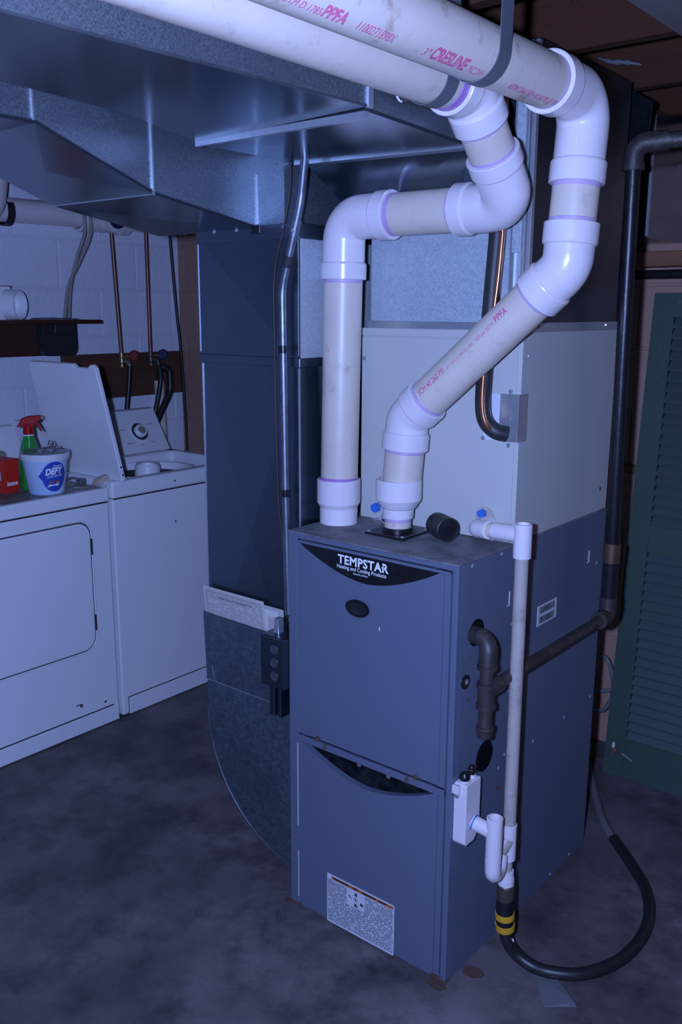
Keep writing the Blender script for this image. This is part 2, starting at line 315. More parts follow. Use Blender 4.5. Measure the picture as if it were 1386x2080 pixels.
def screw(parent, p, axis, r=0.0042, m='screw', h=0.0025):
    """hex-headed sheet metal screw, mesh shared between alike ones"""
    key = (axis, r, m)
    if key not in _sc:
        ax = {'x': (1, 0, 0), '-y': (0, -1, 0), 'z': (0, 0, 1), '-z': (0, 0, -1)}[axis]
        g = G().lathe((0, 0, 0), ax, [(-0.001, r * 1.5), (0.0006, r * 1.5), (0.0008, r), (h, r * 0.85), (h, 0)], 6, False); me = g.mesh('screw'); me.materials.append(M[m]); _sc[key] = me
    o = bpy.data.objects.new('screw', _sc[key]); COL.objects.link(o); o.parent = parent; o.location = V(p) - wloc(parent); return o

# ================================================================== SETTING
struct('floor', G().box((-2.3, -3.2, -0.08), (3.2, 1.7, 0.0)), 'concrete')
# rust stains on the concrete around the furnace feet
def blob(cx, cy, r, sx=1, n=28, z=0.0012):
    ph = [random.uniform(0, 6) for _ in range(3)]
    return [(cx + sx * r * (1 + .14 * math.sin(3 * a + ph[0]) + .07 * math.sin(7 * a + ph[1])) * math.cos(a), cy + r * (1 + .14 * math.sin(2 * a + ph[2]) + .07 * math.sin(5 * a)) * math.sin(a)) for a in [2 * PI * k / n for k in range(n)]]

def block_wall(name, axis, pos, u0, u1, z1, m_block, m_mortar, sign, L=0.4064, H=0.2032, gap=0.007, start=0.0):
    """wall slab (mortar) with every block as its own slightly proud, bevelled piece"""
    if axis == 'x': w = struct(name, G().box((pos - 0.2 if sign > 0 else pos, u0, 0), (pos if sign > 0 else pos + 0.2, u1, z1)), m_mortar)
    else: w = struct(name, G().box((u0, pos, 0), (u1, pos + 0.2, z1)), m_mortar)
    cache = {}; rows = int(z1 / H) + 1
    for r in range(rows):
        z0 = r * H; zz = min(z0 + H - gap, z1)
        if zz - z0 < 0.03: continue
        u = u0 - L + (L / 2 if r % 2 else 0) + start
        while u < u1:
            a, b = max(u, u0), min(u + L - gap, u1)
            if b - a > 0.03:
                key = (round(b - a, 3), round(zz - z0, 3))
                if key not in cache:
                    d = 0.0022; g = G()
                    if axis == 'x': g.box((-0.01, 0, 0), (d * sign, b - a, zz - z0), 0.003, 1)
                    else: g.box((0, -d, 0), (b - a, 0.01, zz - z0), 0.003, 1)
                    me = g.mesh('concrete_block'); me.materials.append(M[m_block]); cache[key] = me
                o = bpy.data.objects.new('concrete_block', cache[key]); COL.objects.link(o); o.parent = w
                o.location = (pos, a, z0) if axis == 'x' else (a, pos, z0)
            u += L
    return w
block_wall('wall_left', 'x', -2.0, -2.6, 1.41, 2.10, 'block_white', 'mortar_white', 1, start=0.10)
block_wall('wall_back', 'y', 1.41, -2.0, 2.4, 2.10, 'block_tan', 'mortar_tan', 1, start=0.05)
ceil = struct('ceiling', G().box((-2.2, -3.0, 2.33), (2.6, 1.61, 2.35)), 'deck')
for k in range(-8, 3):
    y = 0.43 + k * 0.4064 + (0.02 if k == 1 else 0); y2 = y + 0.04
    obj('joist', G().box((-2.05, y, 2.10), (2.5, y2, 2.33), 0.003, 1), 'joist', ceil)
for k in range(22):
    obj('floorboard', G().box((-2.1 + k * 0.21, -2.9, 2.322), (-2.1 + k * 0.21 + 0.205, 1.6, 2.331)), 'deck', ceil)
obj('cross_board', G().box((0.71, -0.6, 2.085), (0.90, 0.83, 2.104), 0.002, 1), mat('grey_board', (0.20, 0.175, 0.16), 0.8, 0, (0.14, 0.12, 0.11), 4, 0.6, stretch=(9, 1, 9)), ceil)
struct('trim_1', G().box((-0.4, 1.325, 1.675), (2.3, 1.41, 1.722), 0.003, 1), 'wood_orange', 'orange-brown wooden ledge along the tan wall')
struct('trim_2', G().box((-2.0, 1.36, 1.985), (2.3, 1.41, 2.10), 0.003, 1), 'wood_orange', 'orange-brown wooden sill plate on top of the tan wall')
struct('trim_3', G().box((0.0, 1.395, 1.00), (0.40, 1.412, 1.03), 0.002, 1), 'wood_orange', 'narrow orange wood strip on the tan wall')

# ================================================================== FURNACE
FW, FD, FH = 0.486, 0.749, 1.016
fu = thing('furnace', 'grey-blue upright gas furnace with two front doors and a black crescent badge', 'furnace', (0, 0, 0))
cab = G()
# shell: back, sides, top, bottom and the folded front flange, open behind the doors
for a, b in (((0, 0.0195, 0), (0.012, FD, FH - 0.004)), ((FW - 0.012, 0.0195, 0), (FW, FD, FH - 0.004)), ((0.012, FD - 0.012, 0), (FW - 0.012, FD, FH - 0.004)), ((0.012, 0.02, 0), (FW - 0.012, FD - 0.012, 0.012))): cab.box(a, b)
cab.box((0, 0, 0), (0.0285, 0.02, FH - 0.004), 0.002); cab.box((FW - 0.015, 0, 0), (FW, 0.02, FH - 0.004), 0.002)
cab.box((0.02, 0.004, 0), (FW - 0.01, 0.02, 0.016), 0.001, 1); cab.box((0.02, 0.001, FH - 0.016), (FW - 0.01, 0.02, FH - 0.004), 0.001, 1)
obj('cabinet', cab, 'furnace', fu)
obj('top_panel', G().box((-0.0005, -0.001, FH - 0.004), (FW + 0.0006, FD, FH), 0.001, 1), 'furnace_top', fu, 'dusty top panel of the cabinet')
def crescent(x0, x1, zt, depth, n=24, pw=1.7):
    pts = [(x0, zt)]
    for k in range(1, n):
        f = k / n; pts.append((x0 + (x1 - x0) * f, zt - depth * (1 - abs(2 * f - 1) ** pw)))
    return pts + [(x1, zt)]
def door(name, x0, x1, z0, z1, cres):
    """sheet door with a crescent cut along its top edge and a shallow raised field"""
    g = G(); y0, y1 = -0.0012, 0.012
    low = crescent(*cres)                                  # left to right along the arc
    outer = [(x0, z0), (x1, z0), (x1, z1), (cres[1], z1)] + low[::-1] + [(cres[0], z1), (x0, z1)]
    g.prism(outer, 'y', y0, y1)
    d = obj(name, g, 'furnace', fu)
    fx0, fx1, fz0 = x0 + 0.0075, x1 - 0.0155, z0 + (0.013 if z0 > 0.1 else 0.002)
    field = [(fx0, fz0), (fx1, fz0), (fx1, cres[2] + 0.002), (cres[1], cres[2] + 0.002)] + low[::-1] + [(cres[0], cres[2] + 0.002), (fx0, cres[2] + 0.002)]
    obj('raised_field', G().prism(field, 'y', -0.005, -0.0012), 'furnace', d); return d
ud = door('upper_door', 0.031, 0.469, 0.4975, 0.9985, (0.040, 0.443, 0.992, 0.064))
ld = door('lower_door', 0.031, 0.469, 0.014, 0.4925, (0.042, 0.443, 0.476, 0.060))
# folded lips along the top of each door
obj('door_lip', G().box((0.031, -0.006, 0.992), (0.469, 0.004, 0.9985), 0.001, 1), 'furnace', ud)
obj('door_lip', G().box((0.031, -0.006, 0.4765), (0.469, 0.004, 0.4925), 0.002), 'furnace', ld)
ins = obj('badge_insert', G().prism([(p[0], p[1]) for p in crescent(0.036, 0.447, 0.9935, 0.067)], 'y', -0.0035, 0.004), 'black_gloss', ud, 'black crescent badge with white lettering')
plate = G().prism([(0.146, 0.991), (0.332, 0.991), (0.330, 0.945), (0.318, 0.934), (0.16, 0.934), (0.150, 0.945)], 'y', -0.0047, -0.0035)
obj('badge_plate', plate, 'black_gloss', ud)
text_flat('lettering', 'TEMPSTAR', 0.0290, (0.161, -0.0050, 0.9648), (1, 0, 0), (0, 0, 1), 'logo_white', ud, bold=0.00085, shear=0.0, width=0.146, space=1.08)
text_flat('lettering', 'Heating and Cooling Products', 0.0128, (0.159, -0.0050, 0.9530), (1, 0, 0), (0, 0, 1), 'logo_white', ud, bold=0.0001, width=0.142)
text_flat('lettering', 'SmartComfort', 0.0075, (0.207, -0.0050, 0.9445), (1, 0, 0), (0, 0, 1), 'logo_white', ud, width=0.042)
star = []
for k in range(10):
    a = PI / 2 + k * PI / 5; r = 0.0088 if k % 2 == 0 else 0.0026; star.append((0.2915 + r * math.cos(a + 0.2), 0.9755 + r * math.sin(a + 0.2)))
obj('star_emblem', G().prism(star, 'y', -0.0056, -0.0052), 'black_gloss', ud)
s2 = [(0.2915 + (x - 0.2915) * 0.55, 0.9755 + (z - 0.9755) * 0.55) for x, z in star]
obj('star_emblem', G().prism(s2, 'y', -0.0060, -0.0056), 'logo_white', ud)
# oval sight glass
sg = obj('sight_glass', G().prism([(0.2215 + 0.034 * math.cos(2 * PI * k / 40), 0.866 + 0.0205 * math.sin(2 * PI * k / 40)) for k in range(40)], 'y', -0.009, 0.0), 'black_gloss', ud, 'black oval sight glass')
obj('sight_lens', G().prism([(0.2215 + 0.0275 * math.cos(2 * PI * k / 40), 0.866 + 0.0145 * math.sin(2 * PI * k / 40)) for k in range(40)], 'y', -0.0100, -0.0088), 'void_metal', ud)
screw(ud, (0.228, -0.005, 0.922), '-y', 0.0016, 'rusty_screw')
obj('scuff_mark', G().box((0.284, -0.0058, 0.826), (0.2855, -0.005, 0.835)), 'logo_white', ud)
# dark compartment behind the lower crescent
obj('inner_panel', G().box((0.03, 0.045, 0.38), (0.465, 0.05, 0.49)), 'void_metal', fu)
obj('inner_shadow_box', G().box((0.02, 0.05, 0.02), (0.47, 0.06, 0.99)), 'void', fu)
for x in (0.19, 0.28): screw(fu, (x, 0.045, 0.441), '-y', 0.0045)
for x, z in ((0.098, 0.4995), (0.392, 0.4965)): screw(fu, (x, -0.004, z), '-y', 0.0055, 'rusty_screw', 0.005)
for x, z in ((0.124, 0.4865), (0.370, 0.4865)): screw(ld, (x, -0.005, z), '-y', 0.0055, 'rusty_screw', 0.005)
# bright strip of liner showing along the left door gap, foot rust
obj('gap_strip', G().box((0.0268, -0.0015, 0.234), (0.0300, 0.003, 0.464)), 'coil', fu); obj('gap_strip', G().box((0.0272, -0.0015, 0.027), (0.0310, 0.003, 0.159)), 'coil', fu)
obj('foot_rust', G().box((0.0, -0.0025, 0.0), (0.034, 0.01, 0.008), 0.002, 1), 'rust', fu); obj('foot_rust', G().box((0.445, -0.0025, 0.0), (FW + 0.001, 0.02, 0.009), 0.002, 1), 'rust', fu)
# warning sticker
lb = obj('warning_label', G().box((0.131, -0.0060, 0.006), (0.341, -0.0050, 0.143)), 'label_paper', ld, 'white warning sticker with an orange band and tiny print')
obj('label_text', G().panel([(0.1335, -0.0063, 0.011), (0.3385, -0.0063, 0.011), (0.3385, -0.0063, 0.130), (0.1335, -0.0063, 0.130)]), 'label_print', ld)
obj('label_band', G().panel([(0.146, -0.0065, 0.1315), (0.339, -0.0065, 0.1315), (0.339, -0.0065, 0.140), (0.146, -0.0065, 0.140)]), 'label_orange', ld)
for x0, x1 in ((0.152, 0.20), (0.215, 0.228), (0.243, 0.285), (0.292, 0.318)):
    obj('band_print', G().panel([(x0, -0.0067, 0.1335), (x1, -0.0067, 0.1335), (x1, -0.0067, 0.1378), (x0, -0.0067, 0.1378)]), 'ink', ld)
obj('pictogram_field', G().panel([(0.196, -0.0066, 0.083), (0.252, -0.0066, 0.083), (0.252, -0.0066, 0.1305), (0.196, -0.0066, 0.1305)]), 'label_paper', ld)
obj('rule_line', G().panel([(0.2235, -0.0066, 0.013), (0.2243, -0.0066, 0.013), (0.2243, -0.0066, 0.083), (0.2235, -0.0066, 0.083)]), 'label_paper', ld)
def pic(pts, cx, cz, k, m='ink'): obj('pictogram', G().prism([(cx + x * k, cz + z * k) for x, z in pts], 'y', -0.0070, -0.0067), m, ld)
pic([(-1, -1), (-.3, -.5), (.2, -1), (.8, -1), (.7, .2), (.9, .9), (.1, 1), (-.5, .4)], 0.224, 0.121, 0.0052)
pic([(-1, .2), (-.2, .5), (.2, -.2), (1, -.6), (.8, -1), (.1, -.6), (-.4, -.2), (-1, -.3)], 0.2065, 0.1095, 0.0052)
pic([(-1, -.6), (-.6, .4), (-.2, 1), (0, .1), (.4, .9), (.6, .2), (1, -.3), (1, -.8)], 0.2425, 0.1010, 0.0055)
pic([(-1, .1), (-.5, .2), (-.6, .8), (.2, .9), (.5, .3), (1, 0), (.7, -.4), (.9, -1), (.2, -.5), (-.6, -.8)], 0.2245, 0.0905, 0.0058)
ring = G(); ring.lathe((0.2242, -0.0069, 0.1062), (0, -1, 0), [(0, 0.0052), (0.0003, 0.0052), (0.0003, 0.0062), (0, 0.0062)], 24, False); obj('prohibition_ring', ring, 'ink_red', ld)
pic([(-.3, -1), (.3, -.8), (.5, .2), (0, 1), (-.5, .1)], 0.2242, 0.1062, 0.0038)
# right side: screws, hooks, plugs, knock-out hole, bar-code sticker
for y, z in ((0.054, 1.003), (0.180, 1.004), (0.243, 0.82), (0.241, 0.654), (0.237, 0.491), (0.21, 0.466), (0.707, 0.87), (0.561, 0.47), (0.385, 0.469), (0.725, 0.475), (0.651, 0.013), (0.535, 0.010), (0.30, 0.012)): screw(fu, (FW, y, z), 'x', 0.0036)
for y, z in ((0.056, 0.793), (0.055, 0.693)): screw(fu, (FW, y, z), 'x', 0.0026, 'rusty_screw')
for y, z in ((0.223, 0.889), (0.652, 0.900)): obj('side_hook', G().box((FW - 0.001, y, z - 0.016), (FW + 0.002, y + 0.003, z + 0.016)).box((FW - 0.001, y - 0.008, z - 0.018), (FW + 0.002, y + 0.003, z - 0.0155)), 'coil', fu)
obj('grommet', G().lathe((FW, 0.041, 0.742), (1, 0, 0), [(-0.001, 0.0165), (0.003, 0.0165), (0.0045, 0.0135), (0.0035, 0.0075), (0.0035, 0)], 28), 'black_gloss', fu)
screw(fu, (FW + 0.003, 0.043, 0.742), 'x', 0.0048)
obj('knockout_hole', G().lathe((FW, 0.139, 0.526), (1, 0, 0), [(-0.002, 0.0375), (0.0012, 0.0375), (0.0012, 0)], 40, False), 'void', fu, 'round black knock-out opening')
for dy in (-0.006, 0.0, 0.007): screw(fu, (FW, 0.208 + dy, 0.415 - dy * 0.6), 'x', 0.0034, 'rusty_screw')
bl = obj('barcode_label', G().box((FW, 0.371, 0.778), (FW + 0.0008, 0.474, 0.830)), 'label_paper', fu, 'white bar-code sticker')
random.seed(3)
for zz in (0.783, 0.808):
    y = 0.382
    while y < 0.462:
        w = random.choice((0.0012, 0.002, 0.003)); obj('barcode_bar', G().box((FW + 0.0008, y, zz), (FW + 0.0011, y + w, zz + 0.017)), 'ink', bl); y += w + random.choice((0.0012, 0.0018))
obj('inlet_hole_shade', G().lathe((FW, 0.082, 0.845), (1, 0, 0), [(-0.002, 0.031), (0.0012, 0.031), (0.0012, 0)], 36, False), 'void', fu)  # black disc painted as the shade inside the gas inlet hole

# ================================================================== COIL CABINET on the furnace
CY, CZ = 0.233, 1.492
cc = thing('coil_cabinet', 'pale grey sheet-metal coil cabinet standing on top of the furnace', 'coil cabinet', (0.26, 0.49, FH))
obj('body', G().box((0.040, CY + 0.002, FH), (0.485, FD - 0.002, CZ), 0.002, 1), 'coil', cc)
obj('front_panel', G().box((0.042, CY - 0.002, FH + 0.002), (0.476, CY + 0.003, CZ - 0.018), 0.001, 1), 'coil', cc)
obj('top_rail', G().box((0.038, CY - 0.004, CZ - 0.015), (0.480, CY + 0.004, CZ + 0.003), 0.001, 1), 'coil', cc)
obj('corner_bracket', G().box((0.4845, CY + 0.002, CZ - 0.075), (0.4862, CY + 0.055, CZ), 0.0003, 1), 'coil', cc)
screw(cc, (0.486, CY + 0.03, CZ - 0.052), 'x', 0.004); screw(cc, (0.485, FD - 0.05, FH + 0.06), 'x', 0.004, 'rusty_screw'); screw(cc, (0.051, CY - 0.002, 1.421), '-y', 0.004)
ap = obj('access_plate', G().box((0.397, CY - 0.0045, 1.250), (0.452, CY - 0.001, 1.356), 0.0005, 1), 'label_paper', cc, 'white line-set access plate')
obj('galvanised_plate', G().box((0.441, CY - 0.010, 1.251), (0.489, CY - 0.006, 1.357), 0.0005, 1).box((0.486, CY - 0.008, 1.251), (0.489, CY + 0.03, 1.357), 0.0005, 1), 'galv_seam', cc, 'galvanised cover plate over the line entry')
for x, z in ((0.40, 1.254), (0.466, 1.303), (0.466, 1.243), (0.466, 1.363), (0.392, 1.302)): screw(cc, (x, CY - 0.009, z), '-y', 0.0036)
obj('drain_outlet', G().lathe((0.410, CY, 1.068), (0, -1, 0), [(0, 0.026), (0.004, 0.026), (0.004, 0)], 30, False), 'beige', cc, 'foam-sealed drain outlet')
obj('drain_outlet', G().box((0.386, CY - 0.0035, FH + 0.001), (0.434, CY, 1.066)), 'coil', cc)
obj('drain_plug', G().lathe((0.405, CY - 0.004, 1.078), (0, -1, 0), [(0, 0.011), (0.012, 0.010), (0.012, 0)], 6, False), 'blue_plastic', cc, 'blue drain plug')
obj('drain_plug', G().lathe((0.096, CY - 0.002, 1.048), (0, -1, 0), [(0, 0.013), (0.014, 0.012), (0.014, 0)], 6, False), 'blue_plastic', cc, 'blue drain plug')

# ================================================================== SUPPLY PLENUM AND TRUNK
TB = 1.88
sd = thing('supply_duct', 'galvanised supply duct rising from the coil cabinet and running under the joists', 'duct', (0.27, 0.49, CZ))
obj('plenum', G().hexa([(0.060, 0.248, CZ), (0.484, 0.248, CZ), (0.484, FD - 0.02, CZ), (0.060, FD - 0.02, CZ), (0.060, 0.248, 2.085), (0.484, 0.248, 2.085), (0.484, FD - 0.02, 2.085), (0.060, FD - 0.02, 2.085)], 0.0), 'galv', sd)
def dished(p00, p10, p11, p01, n, depth, N=14):
    """sheet that bows by depth along n, smooth shaded"""
    p00, p10, p11, p01, n = V(p00), V(p10), V(p11), V(p01), V(n).normalized(); vs = []
    for i in range(N + 1):
        for k in range(N + 1):
            u, v = i / N, k / N; p = p00.lerp(p10, u).lerp(p01.lerp(p11, u), v); vs.append(p + n * depth * (4 * u * (1 - u)) * (4 * v * (1 - v)) ** 0.5)
    return G().add(vs, [(i * (N + 1) + k, (i + 1) * (N + 1) + k, (i + 1) * (N + 1) + k + 1, i * (N + 1) + k + 1) for i in range(N) for k in range(N)], True)
obj('plenum_front', dished((0.060, 0.243, CZ + 0.02), (0.484, 0.243, CZ + 0.02), (0.484, 0.243, 1.80), (0.060, 0.243, 1.80), (0, 1, 0), 0.004 * 1.2), 'galv_highlit', sd)
obj('plenum_flange', G().box((0.055, 0.238, CZ), (0.489, FD - 0.01, CZ + 0.02), 0.001, 1), 'galv_seam', sd)
for y in (0.30, 0.66): screw(sd, (0.489, y, CZ + 0.012), 'x', 0.0034)
# vertical drive cleats on the right front corner of the plenum
for x0, x1, y in ((0.440, 0.452, 0.238), (0.470, 0.478, 0.232), (0.480, 0.490, 0.236)): obj('drive_cleat', G().box((x0, y, 1.53), (x1, 0.250, 2.08), 0.0015, 1), 'galv_seam', sd)
obj('corner_strip', G().box((0.446, 0.236, 1.66), (0.472, 0.248, 2.08), 0.001, 1), 'galv_highlit', sd)
# transition hood: sloped underside from the plenum front up to the trunk
tr = G(); P = [(0.062, 0.247, 1.715), (0.392, 0.247, 1.715), (0.392, 0.112, 1.868), (-0.042, 0.112, 1.877), (0.062, 0.247, 2.085), (0.392, 0.247, 2.085), (0.392, 0.112, 2.085), (-0.042, 0.112, 2.085)]
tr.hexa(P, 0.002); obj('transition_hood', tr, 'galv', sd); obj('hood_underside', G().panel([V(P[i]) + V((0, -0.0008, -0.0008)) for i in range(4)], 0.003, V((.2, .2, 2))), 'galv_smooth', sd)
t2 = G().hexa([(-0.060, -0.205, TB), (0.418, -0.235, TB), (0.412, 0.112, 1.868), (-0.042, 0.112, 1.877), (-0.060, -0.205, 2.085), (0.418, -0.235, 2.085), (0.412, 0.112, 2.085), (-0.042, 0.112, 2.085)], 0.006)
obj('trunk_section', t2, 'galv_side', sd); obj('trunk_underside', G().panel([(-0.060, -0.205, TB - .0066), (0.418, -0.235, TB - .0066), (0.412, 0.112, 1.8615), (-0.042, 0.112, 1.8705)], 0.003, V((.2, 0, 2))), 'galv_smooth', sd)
t1 = G(); lo = [(-0.060, -0.205), (0.424, -0.240), (0.395, -0.92), (0.36, -2.3), (0.10, -2.3), (0.10, -0.80), (0.055, -0.49)]
t1.panel([(x, y, TB) for x, y in lo], 0, V((0.2, -1, 2))); t1.panel([(x, y, 2.085) for x, y in lo], 0, V((0.2, -1, 1.9)))
for i in range(len(lo)):
    a, b = lo[i], lo[(i + 1) % len(lo)]; t1.panel([(a[0], a[1], TB), (b[0], b[1], TB), (b[0], b[1], 2.085), (a[0], a[1], 2.085)], 0, V((0.2, -0.6, 1.98)))
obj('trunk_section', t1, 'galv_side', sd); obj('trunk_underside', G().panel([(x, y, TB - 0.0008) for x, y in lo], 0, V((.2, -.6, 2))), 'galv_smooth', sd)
def bar(a, b, w, h, up=(0, 0, 1)):
    """small rectangular strip from a to b"""
    a, b, up = V(a), V(b), V(up); d = (b - a).normalized(); s_ = d.cross(up).normalized() * w / 2; u = up * h
    return G().hexa([a - s_, a + s_, b + s_, b - s_, a - s_ - u, a + s_ - u, b + s_ - u, b - s_ - u])
obj('standing_cleat', bar((-0.065, -0.200, TB + .002), (0.412, -0.236, TB - .004), 0.012, 0.012), 'galv_seam', sd)
obj('standing_cleat', bar((-0.050, 0.100, 1.874), (0.415, 0.104, 1.866), 0.030, 0.008), 'galv_seam', sd)
obj('corner_cleat', G().box((0.420, -0.252, TB - .002), (0.428, -0.236, 2.08), 0.001, 1), 'galv_seam', sd)
obj('lower_edge_hem', bar((0.424, -0.25, TB + .003), (0.395, -0.92, TB + .003), 0.004, 0.004), 'conduit', sd)
obj('lower_edge_hem', bar((0.395, -0.92, TB + .003), (0.36, -2.25, TB + .003), 0.004, 0.004), 'conduit', sd)

# ================================================================== RETURN DUCT (drop, elbow and overhead run)
DX0, DX1, DY0, DY1 = -0.372, -0.018, 0.065, 0.60
rd = thing('return_duct', 'galvanised return-air duct dropping beside the furnace to a curved floor elbow', 'duct', (-0.20, 0.33, 0))
def vsec(x0, x1, y0, y1, z0, z1, b): return G().hexa([(x0, y0, z0), (x1, y0, z0), (x1, y1, z0), (x0, y1, z0), (x0, y0, z1), (x1, y0, z1), (x1, y1, z1), (x0, y1, z1)], b)
obj('drop_section', vsec(DX0 + 0.006, DX1, DY0, DY1, 1.408, 1.722, 0.006), 'galv', rd)
obj('drop_section', vsec(DX0 + 0.010, DX1 - 0.003, DY0 + 0.003, DY1, 0.508, 1.412, 0.006), 'galv', rd)
obj('drop_highlight', dished((DX1 + 0.0015, DY0 + 0.002, 1.424), (DX1 + 0.0015, DY1 - 0.01, 1.424), (DX1 + 0.0015, DY1 - 0.01, 1.70), (DX1 + 0.0015, DY0 + 0.002, 1.70), (1, 0, 0), 0.005), 'galv_highlit', rd)  # added bowed sheet, paler than the drop to carry the flash highlight
obj('joint_band', G().box((DX0 + 0.003, DY0 - 0.003, 1.402), (DX1 + 0.003, DY1, 1.424), 0.001, 1), 'galv', rd)
obj('joint_band', G().box((DX0 + 0.003, DY0 - 0.004, 1.700), (DX1 + 0.004, DY1, 1.735), 0.001, 1), 'galv', rd)
for x in (DX0 + 0.006, DX1 - 0.0015): obj('corner_seam', G().box((x - 0.0015, DY0 - 0.0015, 1.43), (x + 0.0015, DY0 + 0.003, 1.70)), 'galv_seam', rd)
for x in (DX0 + 0.010, DX1 - 0.003): obj('corner_seam', G().box((x - 0.0012, DY0, 0.72), (x + 0.0012, DY0 + 0.005, 1.40)), 'galv_seam', rd)
# floor elbow: flat cheeks with a curved heel
arc = [(-0.377, 0.512), (-0.378, 0.43)]
for k in range(1, 15):
    a = PI + (PI / 2) * k / 15; arc.append((-0.003 + 0.375 * math.cos(a) * 1.0, 0.43 + 0.39 * math.sin(a)))
arc += [(-0.003, 0.040), (-0.003, 0.512)]
el = obj('floor_elbow', G().prism(arc, 'y', DY0, DY1), 'galv_dull', rd)
obj('heel_seam', G().tube([(x, DY0 - 0.0005, z) for x, z in arc[1:-1]], 0.0016, 6), 'conduit', rd)
obj('elbow_seam', bar((-0.379, DY0 - 0.001, 0.516), (-0.003, DY0 - 0.001, 0.516), 0.006, 0.007), 'galv_seam', rd)
obj('duct_foot', G().box((-0.05, DY0 + 0.03, 0.0), (-0.006, DY1 - 0.02, 0.06)), 'galv', rd)
# document pocket riveted on the drop
pk = G(); pk.panel([(-0.369, DY0 - 0.016, 0.716), (-0.085, DY0 - 0.016, 0.712), (-0.072, DY0 - 0.006, 0.512), (-0.372, DY0 - 0.006, 0.514)], 0.003, V((-.2, 1, .6)))
pk.panel([(-0.369, DY0 - 0.016, 0.716), (-0.372, DY0 - 0.006, 0.514), (-0.373, DY0, 0.514), (-0.368, DY0, 0.716)])
pk.panel([(-0.366, DY0 - 0.013, 0.716), (-0.089, DY0 - 0.013, 0.712), (-0.076, DY0 - 0.003, 0.512), (-0.368, DY0 - 0.003, 0.514)])
obj('pocket', pk, 'galv_dull', rd, 'sheet-metal pocket holding papers')
obj('pocket_fold', bar((-0.349, DY0 - 0.008, 0.560), (-0.338, DY0 - 0.008, 0.520), 0.002, 0.001, (0, 1, 0)), 'galv_seam', rd)
# overhead run
RX0, RX1 = -0.522, -0.150
def rsec(y0, zb0, y1, zb1, xl0=RX0, xl1=RX0, b=0.005, m='galv_side'):
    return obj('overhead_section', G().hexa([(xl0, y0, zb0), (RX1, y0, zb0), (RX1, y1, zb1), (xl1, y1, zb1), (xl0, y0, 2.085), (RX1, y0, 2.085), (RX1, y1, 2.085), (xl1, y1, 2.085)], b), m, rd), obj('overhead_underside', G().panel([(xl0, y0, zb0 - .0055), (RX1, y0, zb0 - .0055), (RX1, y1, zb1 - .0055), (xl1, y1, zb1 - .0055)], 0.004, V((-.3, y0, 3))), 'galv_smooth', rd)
rsec(-0.25, 1.782, 0.068, 1.733); rsec(-0.53, 1.883, -0.25, 1.782); rsec(-2.3, 1.880, -0.53, 1.883)
obj('overhead_section', G().hexa([(-0.30, 0.062, 1.733), (-0.060, 0.062, 1.733), (-0.060, DY1, 1.733), (-0.522, DY1, 1.733), (-0.30, 0.062, 2.085), (-0.060, 0.062, 2.085), (-0.060, DY1, 2.085), (-0.522, DY1, 2.085)], 0.003), 'galv_side', rd)
for y, z0 in ((-0.25, 1.780), (0.066, 1.738), (-0.53, 1.882)): obj('vertical_cleat', G().box((RX1 - 0.002, y - 0.006, z0), (RX1 + 0.005, y - 0.002, 2.08)), 'galv_seam', rd)
for y, z in ((-0.25, 1.780),): obj('cross_cleat', bar((RX0, y, z), (RX1, y, z), 0.006, 0.004), 'galv_seam', rd)
obj('edge_hem', bar((RX1 + .001, -0.25, 1.784), (RX1 + .001, 0.066, 1.735), 0.004, 0.003), 'conduit', rd); obj('edge_hem', bar((RX1 + .001, -0.53, 1.885), (RX1 + .001, -0.25, 1.784), 0.004, 0.003), 'conduit', rd); obj('edge_hem', bar((RX1 + .001, -2.2, 1.882), (RX1 + .001, -0.53, 1.885), 0.004, 0.003), 'conduit', rd)
obj('crease_line', G().tube([(-0.40, -0.50, 1.8705), (-0.33, -0.40, 1.834), (-0.17, -0.26, 1.783)], 0.0016, 6), 'galv_seam', rd)
for x in (-0.30, -0.22, -0.062): screw(rd, (x, DY0 - 0.004, 1.728), '-y', 0.0034)
obj('joint_tab', G().box((-0.165, DY0 - 0.010, 1.716), (-0.135, DY0 - 0.003, 1.735), 0.001, 1), 'iron_dark', rd)
for x, z in ((-0.364, 0.66), (-0.364, 0.64), (-0.364, 0.62), (-0.364, 0.60)): screw(rd, (DX0 - 0.003, DY0 + 0.004, z), '-y', 0.0022)

